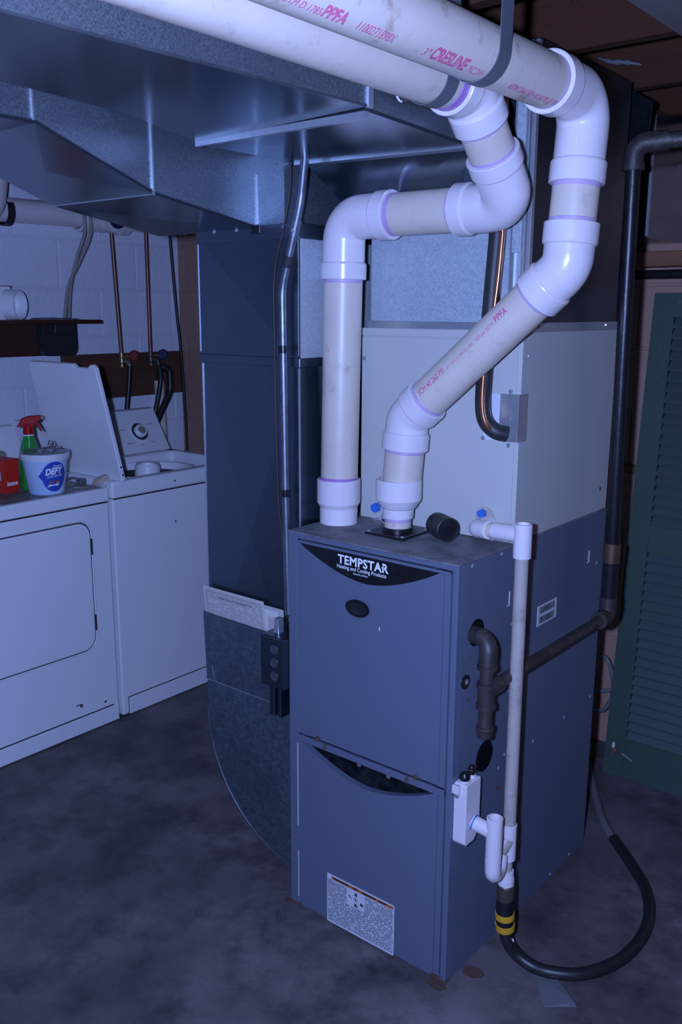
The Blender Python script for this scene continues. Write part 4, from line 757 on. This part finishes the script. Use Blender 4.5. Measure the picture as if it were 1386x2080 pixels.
obj('tub_ring', G().lathe((tc_[0], tc_[1], 0.0), (0, 0, 1), [(0.857, 0.212), (0.895, 0.205), (0.903, 0.198), (0.898, 0.186), (0.858, 0.183), (0.858, 0)], 48), 'white_appl', wa)
obj('agitator', G().lathe((tc_[0], tc_[1], 0.0), (0, 0, 1), [(0.55, 0.15), (0.60, 0.07), (0.84, 0.055), (0.915, 0.050), (0.925, 0.044), (0.922, 0.030), (0.90, 0.028), (0.90, 0)], 36), 'white_appl', wa)
con = G().prism([(-1.735, 0.920), (-1.90, 0.920), (-1.90, 1.088), (-1.875, 1.100), (-1.845, 1.096)], 'y', WY0, WY1); co = obj('console', con, 'white_appl', wa)
nC = V((0.176, 0, 0.110)).normalized(); pC = V((-1.787, 0.968, 1.004))
dl_ = obj('dial', G().lathe(pC, nC, [(0, 0.046), (0.003, 0.046), (0.005, 0.040), (0.006, 0.030), (0.020, 0.029), (0.024, 0.024), (0.024, 0)], 36), 'white_appl', co, 'round timer dial')
obj('dial_ring', G().lathe(pC, nC, [(0.0045, 0.041), (0.0062, 0.041), (0.0062, 0.030)], 36), 'hinge', co)
obj('dial_cap', G().lathe(pC, nC, [(0.023, 0.018), (0.026, 0.017), (0.026, 0)], 30), 'knob', co)
uC = V((0, 1, 0)); vC = V((-0.110, 0, 0.176)).normalized()
for k, (s_, du, dv) in enumerate((('NORMAL', 0.050, 0.03), ('WASH', -0.10, 0.015), ('DELICATE', -0.088, -0.052), ('OFF', -0.018, -0.066), ('SPIN', 0.045, -0.058))): text_flat('lettering', s_, 0.010, pC + nC * 0.0008 + uC * du + vC * dv, uC, vC, 'hinge', co)
# open lid, hinged on its left edge and leaning past vertical
hx0, hx1 = -1.640, -1.222; hy, hz, ty, tz = 0.448, 0.924, 0.352, 1.348
w_ = (V((0, ty, tz)) - V((0, hy, hz))); Ln = w_.length; w_.normalize(); nn = V((0, w_.z, -w_.y))   # faces +y
lp = [(hx1, 0), (hx1, Ln - 0.012), (hx1 - 0.012, Ln), (hx1 - 0.030, Ln), (hx1 - 0.043, Ln - 0.012), (hx1 - 0.115, Ln - 0.012), (hx1 - 0.130, Ln), (hx0 + 0.02, Ln), (hx0, Ln - 0.02), (hx0, 0)]
bm = bmesh.new(); v0 = [bm.verts.new(V((x, hy, hz)) + w_ * t - nn * 0.009) for x, t in lp]; v1 = [bm.verts.new(V((x, hy, hz)) + w_ * t + nn * 0.009) for x, t in lp]; n = len(lp)
bm.faces.new(v0); bm.faces.new(v1[::-1]); [bm.faces.new((v0[i], v1[i], v1[(i + 1) % n], v0[(i + 1) % n])) for i in range(n)]
bmesh.ops.recalc_face_normals(bm, faces=bm.faces); bmesh.ops.bevel(bm, geom=list(bm.edges), offset=0.004, segments=2, affect='EDGES', profile=0.5)
lid = obj('lid', G().bm(bm), 'white_appl', wa, 'raised washer lid')
for t in (0.025, 0.055): obj('lid_pin', G().lathe(V((hx1, hy, hz)) + w_ * t, (1, 0, 0), [(-0.001, 0.004), (0.001, 0.004), (0.001, 0)], 12), 'dark_gap', lid)
screw(wa, (AX + 0.006, 0.703, 0.888), 'x', 0.003, 'rusty_screw')
obj('chip_mark', G().disc((AX + 0.0006, 0.705, 0.725), (1, 0, 0), 0.006, 0.003, 12), 'hinge', wa)

# ---------------------------------------------------------------- items on the dryer
DZ = 0.9075
bk = thing('detergent_tub', 'white plastic tub with a round dark-blue badge on the dryer', 'tub', (-1.325, 0.193, DZ))
bc = V((-1.325, 0.193, DZ)); bh, r0, r1 = 0.144, 0.060, 0.080
obj('tub_body', G().lathe(bc, (0, 0, 1), [(0, 0), (0.0, r0 - 0.004), (0.004, r0), (bh, r1), (bh, r1 - 0.003), (0.01, r0 - 0.003)], 44), 'tub_blue', bk)
obj('rim', G().lathe(bc, (0, 0, 1), [(bh - 0.022, r1 - 0.004), (bh - 0.022, r1 + 0.0015), (bh - 0.003, r1 + 0.004), (bh, r1 + 0.002), (bh, r1 - 0.004)], 44), 'tub_white', bk)
obj('clear_cover', G().lathe(bc, (0, 0, 1), [(bh - 0.004, r1 + 0.001), (bh + 0.003, r1 + 0.003), (bh + 0.006, r1 - 0.006), (bh + 0.003, r1 - 0.012), (bh + 0.004, 0)], 40), 'clear_lid', bk)
fdir = math.atan2(CAM.y - bc.y, CAM.x - bc.x) + 0.12
def on_tub(u, z, lift=0.0008):
    r = r0 + (r1 - r0) * z / bh + lift; a = fdir + u / 0.068; return bc + V((r * math.cos(a), r * math.sin(a), z))
cu, cz_ = 0.020, 0.066
def patch(name, poly, m, lift):
    """flat print wrapped on the tub"""
    c = (sum(p[0] for p in poly) / len(poly), sum(p[1] for p in poly) / len(poly)); vs = []; fs = []; n = len(poly); K = 4
    for k in range(K + 1):
        for p in poly: vs.append(on_tub(c[0] + (p[0] - c[0]) * k / K, c[1] + (p[1] - c[1]) * k / K, lift))
    for k in range(K):
        for i in range(n): fs.append((k * n + i, k * n + (i + 1) % n, (k + 1) * n + (i + 1) % n, (k + 1) * n + i))
    obj(name, G().add(vs, fs), m, bk)
patch('badge', [(cu + 0.043 * math.cos(2 * PI * k / 36), cz_ + 0.053 * math.sin(2 * PI * k / 36)) for k in range(36)], 'tub_badge', 0.0008)
patch('badge', [(cu - 0.054, cz_ + 0.004), (cu - 0.034, cz_ + 0.028), (cu - 0.02, cz_ - 0.03), (cu - 0.034, cz_ - 0.024)], 'tub_badge', 0.0006)
patch('badge_stripe', [(cu - 0.018, cz_ - 0.016), (cu + 0.018, cz_ - 0.012), (cu + 0.018, cz_ - 0.021), (cu - 0.018, cz_ - 0.025)], 'label_orange', 0.0013)
patch('badge_stripe', [(cu - 0.027, cz_ - 0.036), (cu - 0.020, cz_ - 0.027), (cu + 0.017, cz_ - 0.022), (cu + 0.013, cz_ - 0.033)], 'logo_white', 0.0013)
patch('badge_dot', [(cu + 0.024 + 0.005 * math.cos(k), cz_ + 0.006 + 0.006 * math.sin(k)) for k in [2 * PI * i / 12 for i in range(12)]], 'label_orange', 0.0013)
def tub_text(s, size, u, z, w, b=0, sh=0.0):
    vs, fs = text2d(s, size, bold=b, shear=sh, width=w, sub=1); obj('lettering', G().add([on_tub(u + x, z + y + 0.10 * x, 0.0017) for x, y in vs], fs), 'logo_white', bk)
tub_text('Downy', 0.015, cu - 0.006, cz_ + 0.032, 0.030); tub_text('DEFY', 0.030, cu - 0.031, cz_ + 0.007, 0.060, 0.0014, 0.25); tub_text('DAMAGE', 0.012, cu - 0.024, cz_ - 0.004, 0.050)
sb = thing('spray_bottle', 'green spray bottle with a red trigger head behind the white tub', 'spray bottle', (-1.430, 0.200, DZ))
sc = V((-1.430, 0.200, DZ))
obj('bottle', G().lathe(sc, (0, 0, 1), [(0, 0), (0, 0.036), (0.006, 0.039), (0.10, 0.039), (0.13, 0.036), (0.165, 0.026), (0.190, 0.0175), (0.196, 0.0165), (0.196, 0)], 36), 'bottle_green', sb)
obj('neck_ring', G().lathe(sc, (0, 0, 1), [(0.191, 0.0165), (0.192, 0.019), (0.196, 0.019), (0.197, 0.016)], 28), 'tub_white', sb)
obj('collar', G().lathe(sc, (0, 0, 1), [(0.195, 0.0185), (0.228, 0.0165), (0.235, 0.014)], 28), 'spray_red', sb)
hd = V((0.55, 0.83, 0)).normalized(); sd_ = V((-hd.y, hd.x, 0))
def head(poly, w, name, m):
    vs = [sc + hd * a + V((0, 0, z)) + sd_ * s_ * w for s_ in (-1, 1) for a, z in poly]; n = len(poly); bm = bmesh.new(); bv = [bm.verts.new(v) for v in vs]
    bm.faces.new(bv[:n]); bm.faces.new(bv[n:][::-1]); [bm.faces.new((bv[i], bv[(i + 1) % n], bv[n + (i + 1) % n], bv[n + i])) for i in range(n)]
    bmesh.ops.recalc_face_normals(bm, faces=bm.faces); bmesh.ops.bevel(bm, geom=list(bm.edges), offset=0.002, segments=1, affect='EDGES'); obj(name, G().bm(bm), m, sb)
head([(-0.038, 0.222), (-0.020, 0.252), (0.002, 0.260), (0.045, 0.262), (0.045, 0.245), (0.030, 0.240), (0.020, 0.226), (0.012, 0.214), (-0.014, 0.214), (-0.016, 0.226)], 0.0125, 'trigger_head', 'spray_red')
head([(0.022, 0.243), (0.032, 0.240), (0.048, 0.206), (0.043, 0.204), (0.030, 0.222)], 0.006, 'trigger', 'spray_red')
head([(0.044, 0.262), (0.054, 0.260), (0.054, 0.247), (0.044, 0.246)], 0.009, 'nozzle', 'galv_strap')
bx = thing('dryer_sheet_box', 'red carton with white lettering lying on the dryer', 'box', (-1.46, 0.07, DZ))
u_ = V((-0.22, 0.976, 0)).normalized(); w2 = V((-u_.y, u_.x, 0)) * -1; c0 = V((-1.412, 0.088, DZ))  # front vertical edge
def bxp(a, b, z): return c0 + u_ * a + w2 * -b + V((0, 0, z))
hx = [bxp(0, 0, 0), bxp(0.062, 0, 0), bxp(0.062, 0.16, 0), bxp(0, 0.16, 0)]
def bxh(z0, z1, ins=0.0): return G().hexa([bxp(-ins, -ins, z0), bxp(0.062 + ins, -ins, z0), bxp(0.062 + ins, 0.16 + ins, z0), bxp(-ins, 0.16 + ins, z0), bxp(-ins, -ins, z1), bxp(0.062 + ins, -ins, z1), bxp(0.062 + ins, 0.16 + ins, z1), bxp(-ins, 0.16 + ins, z1)])
obj('carton', bxh(0, 0.112), 'box_red', bx); obj('flap', bxh(0.088, 0.117, 0.0008), 'box_red', bx)
q = [bxp(0.010, -0.001, 0.03)]
text_flat('lettering', 'bounce', 0.022, bxp(0.005, 0, 0.026) + w2 * 0.002, u_, V((0, 0, 1)), 'logo_white', bx, bold=0.0008, shear=0.1, width=0.048)
obj('printed_panel', G().panel([bxp(0, 0.02, 0.045) - u_ * 0.0012, bxp(0, 0.06, 0.045) - u_ * 0.0012, bxp(0, 0.06, 0.075) - u_ * 0.0012, bxp(0, 0.02, 0.075) - u_ * 0.0012]), 'label_paper', bx)
lone('power_cord', G().tube(spline([(-1.36, 0.270, DZ + 0.004), (-1.38, 0.300, DZ + 0.020), (-1.38, 0.335, DZ + 0.026), (-1.37, 0.362, DZ + 0.015)], 6), 0.005, 12).box((-1.385, 0.352, DZ), (-1.355, 0.378, DZ + 0.022), 0.004), 'galv_strap', 'grey cord with a plug lying on the dryer beside the tub', 'cord', (-1.37, 0.31, DZ))
lone('rag', G().hexa([(-1.33, 0.380, DZ), (-1.29, 0.388, DZ), (-1.29, 0.445, 0.9235), (-1.33, 0.440, 0.9235), (-1.325, 0.388, DZ + 0.020), (-1.298, 0.395, DZ + 0.022), (-1.298, 0.437, DZ + 0.034), (-1.322, 0.436, DZ + 0.034)], 0.003), 'beige', 'small crumpled tan rag between dryer and washer lid', 'rag', (-1.31, 0.41, DZ))
lone('socket_bit', G().lathe((-1.262, 0.258, DZ + 0.008), (0.3, 1, 0), [(0, 0), (0, 0.008), (0.02, 0.008), (0.022, 0.005), (0.045, 0.004), (0.045, 0)], 16), 'chrome', 'small shiny metal tool on the dryer at the foot of the tub', 'tool', (-1.262, 0.27, DZ))
lone('wire_bundle', G().tube(spline([(-1.345, 0.205, DZ + 0.155), (-1.350, 0.225, DZ + 0.160), (-1.360, 0.240, DZ + 0.172), (-1.350, 0.247, DZ + 0.164), (-1.340, 0.240, DZ + 0.154), (-1.325, 0.256, DZ + 0.155)], 5), 0.005, 10), 'chrome', 'bent shiny metal hook lying on the tub lid', 'hook', (-1.345, 0.235, DZ + 0.150))

# ================================================================== LEFT WALL: shelf, board, pipes
WX = -1.9965
sh = thing('wall_shelf', 'dark wooden wall shelf with a deep front apron', 'shelf', (-1.90, 0.20, 1.36))
obj('shelf_board', G().box((WX, -0.60, 1.478), (-1.800, 0.812, 1.494), 0.003, 1), 'wood_dark', sh)
obj('apron', G().box((-1.985, -0.60, 1.345), (-1.955, 0.700, 1.479), 0.002, 1), 'wood_dark', sh)
obj('bracket', G().prism(rrect(0.590, 0.760, 1.345, 1.50, 0.03, 4), 'x', -1.956, -1.910), 'black_rubber', sh, 'black bracket under the shelf end')
obj('bracket_arm', G().box((WX, 0.60, 1.44), (-1.83, 0.70, 1.478), 0.004, 1), 'black_rubber', sh)
lone('lint', G().hexa([(-1.86, 0.50, 1.493), (-1.84, 0.50, 1.493), (-1.84, 0.74, 1.493), (-1.86, 0.74, 1.493), (-1.855, 0.52, 1.502), (-1.845, 0.52, 1.500), (-1.845, 0.70, 1.498), (-1.855, 0.70, 1.499)], 0.004), 'fuzz', 'grey lint lying on the dark wooden shelf', 'lint', (-1.85, 0.62, 1.493))
vh = thing('vent_hood', 'white square vent hood with a round collar on the shelf', 'vent hood', (-1.85, 0.36, 1.494))
obj('hood_box', G().box((-1.93, 0.21, 1.494), (-1.845, 0.425, 1.622), 0.005), 'white_appl', vh)
obj('hood_rim', G().box((-1.935, 0.205, 1.618), (-1.915, 0.470, 1.626), 0.002, 1), 'dark_gap', vh)
obj('collar', G().lathe((-1.850, 0.410, 1.552), (0.86, 0.5, 0.0), [(0, 0.060), (0.050, 0.057), (0.052, 0.0555), (0.050, 0.0535), (0.006, 0.0535), (0.006, 0)], 40), 'white_appl', vh)
bd = thing('valve_board', 'brown wooden plank on the white wall carrying the washer valves', 'board', (WX, 1.07, 1.14))
obj('plank', G().box((WX, 0.726, 1.143), (-1.975, 1.40, 1.342), 0.002, 1), 'wood_brown', bd)
for nm, lab, y, yt, hm in (('hot_water_pipe', 'copper water pipe with a red valve handle on the left wall', 1.020, 0.990, 'valve_red'), ('cold_water_pipe', 'copper water pipe with a blue valve handle on the left wall', 1.186, 1.188, 'valve_blue')):
    t = thing(nm, lab, 'water pipe', (-1.955, y, 1.28)); yv = y + 0.012
    obj('pipe', G().tube([(-1.955, yt, 2.02), (-1.955, y, 1.33)], 0.0095, 18), 'copper_dull', t)
    obj('valve_body', G().lathe((-1.955, y, 1.345), (0, 0, -1), [(0, 0.0095), (0, 0.013), (0.020, 0.013), (0.024, 0.016), (0.045, 0.016), (0.050, 0.012), (0.064, 0.012), (0.064, 0)], 20), 'brass' if hm == 'valve_red' else 'bronze', t)
    obj('spout', G().tube([(-1.955, y, 1.310), (-1.930, y + 0.018, 1.306), (-1.925, y + 0.020, 1.285)], 0.010, 16), 'chrome' if hm == 'valve_red' else 'bronze', t)
    obj('valve_handle', G().lathe((-1.925, y + 0.050, 1.330), (0.6, -0.75, 0.15), [(0, 0.008), (0.002, 0.024), (0.010, 0.026), (0.014, 0.020), (0.014, 0)], 8, False), hm, t)
    obj('valve_stem', G().tube([(-1.950, y, 1.325), (-1.924, y + 0.052, 1.330)], 0.005, 12), 'brass', t)
lone('supply_hose', G().tube(spline([(-1.925, 1.040, 1.288), (-1.925, 1.030, 1.20), (-1.925, 1.012, 1.08), (-1.928, 1.008, 0.95)], 6), 0.0115, 16), 'hose_black', 'straight black rubber supply hose under the red valve', 'hose', (-1.925, 1.02, 0.95))
lone('supply_hose', G().tube(spline([(-1.925, 1.208, 1.288), (-1.925, 1.215, 1.22), (-1.925, 1.195, 1.13), (-1.928, 1.170, 1.04), (-1.930, 1.150, 0.95)], 6), 0.0115, 16), 'hose_black', 'black rubber supply hose under the blue valve', 'hose', (-1.928, 1.17, 0.95))
lone('standpipe', G().tube([(-1.962, 1.262, 0.40), (-1.962, 1.235, 1.21)], 0.024, 24), 'pipe', 'dusty white PVC standpipe against the wall behind the washer', 'standpipe', (-1.962, 1.262, 0.40))
lone('washer_drain_hose', G().tube(fillet([(-1.928, 1.145, 0.88), (-1.928, 1.185, 1.02), (-1.928, 1.275, 1.16), (-1.930, 1.275, 1.265), (-1.950, 1.232, 1.275), (-1.962, 1.236, 1.15)], [0.08, 0.09, 0.03, 0.03], 8), 0.0165, 18), 'hose_black', 'thick black washer drain hose hooked into the standpipe', 'hose', (-1.928, 1.145, 0.88))
wp = thing('waste_pipe', 'large white PVC waste pipe with a clean-out along the top of the left wall', 'waste pipe', (-1.935, 0.5, 1.86))
obj('pipe', G().tube([(-1.935, -1.6, 1.900), (-1.935, 1.40, 1.925)], 0.0475, 36), 'fitting', wp)
obj('cleanout_tee', G().lathe((-1.935, 0.81, 1.912), (0, 1, 0), [(0, 0.0475), (0.001, 0.057), (0.044, 0.058), (0.050, 0.053), (0.20, 0.053), (0.206, 0.058), (0.25, 0.058), (0.251, 0.047)], 40), 'fitting', wp)
obj('cleanout_hub', G().lathe((-1.935, 0.955, 1.914), (1, 0, 0), [(0.03, 0.052), (0.062, 0.052), (0.066, 0.060), (0.085, 0.060), (0.087, 0.050), (0.080, 0.048), (0.080, 0)], 36), 'fitting', wp)
obj('cleanout_plug', G().lathe((-1.852, 0.955, 1.916), (1, 0, 0), [(-0.004, 0.044), (0.004, 0.043), (0.005, 0.020), (0.016, 0.019), (0.016, 0)], 28), 'valve_blue', wp, 'dark blue clean-out plug')
obj('branch_elbow', G().tube(fillet([(-1.935, 0.37, 1.905), (-1.86, 0.37, 1.925), (-1.80, 0.36, 2.06)], 0.05, 8), 0.058, 30), 'fitting', wp)
obj('rubber_band', G().lathe((-1.935, 0.462, 1.908), (0, 1, 0), [(0, 0.0475), (0, 0.053), (0.03, 0.053), (0.03, 0.0475)], 36), 'black_rubber', wp)
for k, (dy0, dy1, lab) in enumerate(((0.0, 0.0, 'tan cable hanging straight from the waste pipe to the shelf'), (0.030, -0.022, 'tan cable crossing another below the waste pipe'))):
    lone('cable', G().tube(spline([(-1.880, 0.795 + dy0, 1.99), (-1.878, 0.805 + dy0, 1.86), (-1.90, 0.775 - dy1, 1.75), (-1.925, 0.752 + dy1 * .5, 1.63), (-1.93, 0.738 + dy1, 1.494)], 6), 0.0075, 12), 'cable_tan', lab, 'cable', (-1.93, 0.738 + dy1, 1.494))
lone('coaxial_cable', G().tube(spline([(-1.965, 1.335, 2.05), (-1.965, 1.338, 1.84), (-1.965, 1.362, 1.52), (-1.965, 1.378, 1.36), (-1.968, 1.395, 1.10), (-1.968, 1.402, 0.85), (-1.97, 1.400, 0.30)], 6), 0.0075, 12), 'hose_black', 'thin black cable hanging down the wall beside the corner', 'cable', (-1.97, 1.40, 0.30))

# ================================================================== RIGHT BACKGROUND
# louvred shutter leaning on the tan wall
SX0, SX1, SZ1 = 0.352, 0.780, 1.600
shu = thing('louvred_shutter', 'tall green louvred shutter leaning against the tan wall', 'shutter', ((SX0 + SX1) / 2, 1.22, 0))
lean = math.atan2(0.145, SZ1)
def sp(x, t, d):   # t along the leaning height, d outward (towards -y)
    return V((x, 1.225 + t * math.sin(lean) - d * math.cos(lean), 0.002 + t * math.cos(lean) - d * math.sin(lean) * -1 * 0.0))
def sbx(x0, x1, t0, t1, d0, d1): return G().hexa([sp(x0, t0, d0), sp(x1, t0, d0), sp(x1, t0, d1), sp(x0, t0, d1), sp(x0, t1, d0), sp(x1, t1, d0), sp(x1, t1, d1), sp(x0, t1, d1)])
for x0, x1 in ((SX0, SX0 + 0.068), (SX1 - 0.068, SX1)): obj('stile', sbx(x0, x1, 0, SZ1, 0, 0.034), 'green', shu)
for t0, t1 in ((0, 0.135), (0.775, 0.862), (SZ1 - 0.075, SZ1)): obj('rail', sbx(SX0 + 0.066, SX1 - 0.066, t0, t1, 0.002, 0.032), 'green', shu)
sg_ = G().hexa([(SX0 + 0.064, 0.006, -0.018), (SX1 - 0.064, 0.006, -0.018), (SX1 - 0.064, 0.0, -0.020), (SX0 + 0.064, 0.0, -0.020), (SX0 + 0.064, -0.014, 0.016), (SX1 - 0.064, -0.014, 0.016), (SX1 - 0.064, -0.020, 0.014), (SX0 + 0.064, -0.020, 0.014)])
sg_ = G().hexa([(0, -0.036, -0.015), (1, -0.036, -0.015), (1, -0.031, -0.020), (0, -0.031, -0.020), (0, -0.003, 0.017), (1, -0.003, 0.017), (1, 0.002, 0.012), (0, 0.002, 0.012)])
for v in range(len(sg_.v)): x, y, z = sg_.v[v]; sg_.v[v] = (x * (SX1 - SX0 - 0.128), y, z)
slat_me = sg_.mesh('slat'); slat_me.materials.append(M['green_slat'])
def slats(t0, t1, n):
    for k in range(n):
        t = t0 + (t1 - t0) * (k + 0.5) / n; p = sp(SX0 + 0.064, t, 0.0); o = bpy.data.objects.new('slat', slat_me); COL.objects.link(o); o.parent = shu; o.location = p - shu.location; o.rotation_euler = (-lean, 0, 0)
slats(0.135, 0.775, 20); slats(0.862, SZ1 - 0.075, 20)
obj('hardware', G().lathe(sp(SX0 + 0.03, 0.085, 0.032), (0, -1, 0), [(0, 0.016), (0.006, 0.014), (0.010, 0.006), (0.010, 0)], 16), 'rusty_screw', shu); obj('paint_chip', sbx(SX0 + 0.026, SX0 + 0.034, 0.075, 0.115, 0.034, 0.0395), 'paper', shu)
obj('loose_splinter', G().tube([sp(SX0 + 0.06, 0.085, 0.036), sp(SX0 + 0.10, 0.072, 0.042)], 0.0025, 8), 'cable_tan', shu)
# galvanised duct box near the back wall
bd2 = thing('branch_duct', 'small dark galvanised branch duct hanging in front of the tan wall', 'duct', (0.20, 1.2, 1.74))
obj('duct_body', G().hexa([(-0.12, 1.10, 1.745), (0.405, 1.10, 1.745), (0.425, 1.36, 1.745), (-0.12, 1.36, 1.745), (-0.12, 1.10, 2.09), (0.405, 1.10, 2.09), (0.425, 1.36, 2.09), (-0.12, 1.36, 2.09)], 0.003), 'galv_smooth', bd2)
obj('corner_seam', G().box((0.400, 1.094, 1.75), (0.408, 1.102, 2.08), 0.001, 1), 'galv_seam', bd2); screw(bd2, (0.36, 1.10, 1.90), '-y', 0.003)
lone('steel_conduit', G().tube([(-0.3, 1.335, 1.650), (2.2, 1.335, 1.655)], 0.014, 16).box((0.9, 1.335, 1.640), (0.93, 1.41, 1.665)), 'iron_dark', 'thin dark horizontal pipe under the orange wooden ledge', 'pipe', (0.9, 1.335, 1.65))
lone('sheet_scrap', G().hexa([(0.455, 0.80, 1.92), (0.515, 0.78, 1.98), (0.515, 0.785, 1.98), (0.455, 0.805, 1.92), (0.455, 0.80, 2.085), (0.520, 0.78, 2.045), (0.520, 0.785, 2.045), (0.455, 0.805, 2.085)]), 'galv', 'bent galvanised sheet-metal flap hanging below the joists', 'sheet metal', (0.48, 0.80, 2.085))
lone('grey_cable', G().tube(spline([(0.262, 1.33, 0.358), (0.290, 1.32, 0.352), (0.312, 1.32, 0.30), (0.318, 1.32, 0.235), (0.300, 1.32, 0.18), (0.270, 1.33, 0.152), (0.20, 1.34, 0.15)], 6), 0.0075, 12).tube(spline([(0.20, 1.34, 0.228), (0.27, 1.33, 0.226), (0.33, 1.335, 0.25), (0.36, 1.345, 0.24)], 5), 0.0065, 10).tube(spline([(0.262, 1.33, 0.358), (0.20, 1.345, 0.34), (0.16, 1.35, 0.2), (0.20, 1.34, 0.15)], 5), 0.0075, 10).tube([(0.18, 1.345, 0.19), (0.17, 1.345, 0.0)], 0.0065, 10), 'hose_grey', 'loop of grey cable by the tan wall behind the furnace', 'cable', (0.17, 1.345, 0.0))
for k, (p, s_) in enumerate((((0.352, 0.800, 2.178), 0.075), ((0.452, 0.385, 2.205), 0.030))):
    x, y, z = p; g = G(); pts = spline([(x, y + .02, z), (x + s_ * .5, y + .01, z - s_ * .22), (x + s_, y + .015, z - s_ * .30), (x + s_ * 1.5, y + .028, z - s_ * .42)], 5)
    g.tube(pts, [0.0015 + 0.0065 * math.sin(PI * (i + 0.3) / len(pts)) * (0.75 + 0.25 * math.sin(i * 1.9)) for i in range(len(pts))], 8)
    lone('cobweb_shred', g, 'fuzz', ['pale dusty shred hanging from the farther joist', 'small pale dusty shred hanging from the nearer joist'][k], 'shred', (x, y + .02, z))
# plastic strip and rust stains on the floor
lone('plastic_strip', G().hexa([(0.610, 0.180, 0.0005), (0.650, 0.205, 0.0005), (0.755, 0.128, 0.0005), (0.700, 0.082, 0.0005), (0.612, 0.182, 0.002), (0.649, 0.203, 0.003), (0.752, 0.127, 0.012), (0.703, 0.085, 0.004)], 0.002), 'clear_tape', 'crumpled strip of clear plastic on the floor by the hose', 'plastic strip', (0.68, 0.15, 0.0005))
fo = bpy.data.objects['floor']
for cx, cy, r, sx in ((0.515, 0.075, 0.020, 1.3), (0.497, 0.66, 0.020, 0.5), (0.497, 0.57, 0.014, 0.5), (0.47, -0.012, 0.016, 1.5), (-0.008, -0.004, 0.010, 1.2)):
    obj('rust_stain', G().prism(blob(cx, cy, r, sx), 'z', 0.0, 0.0010), 'rust', fo)
# cut pipe end and a loose white wire tucked between the trunk and the vent pipe
lone('pipe_stub', G().lathe((0.440, -0.158, 1.912), (0, 1, 0), [(0, 0.004), (0, 0.0125), (0.10, 0.0125), (0.10, 0)], 20), 'iron', 'short rusty pipe stub between the galvanised trunk and the vent pipe', 'pipe', (0.440, -0.158, 1.900))
lone('white_wire', G().tube(spline([(0.436, -0.196, 1.945), (0.436, -0.190, 1.920), (0.437, -0.176, 1.902), (0.438, -0.168, 1.899)], 5), 0.0022, 8), 'paper', 'thin white wire end beside the rusty pipe stub under the ceiling', 'wire', (0.437, -0.18, 1.90))
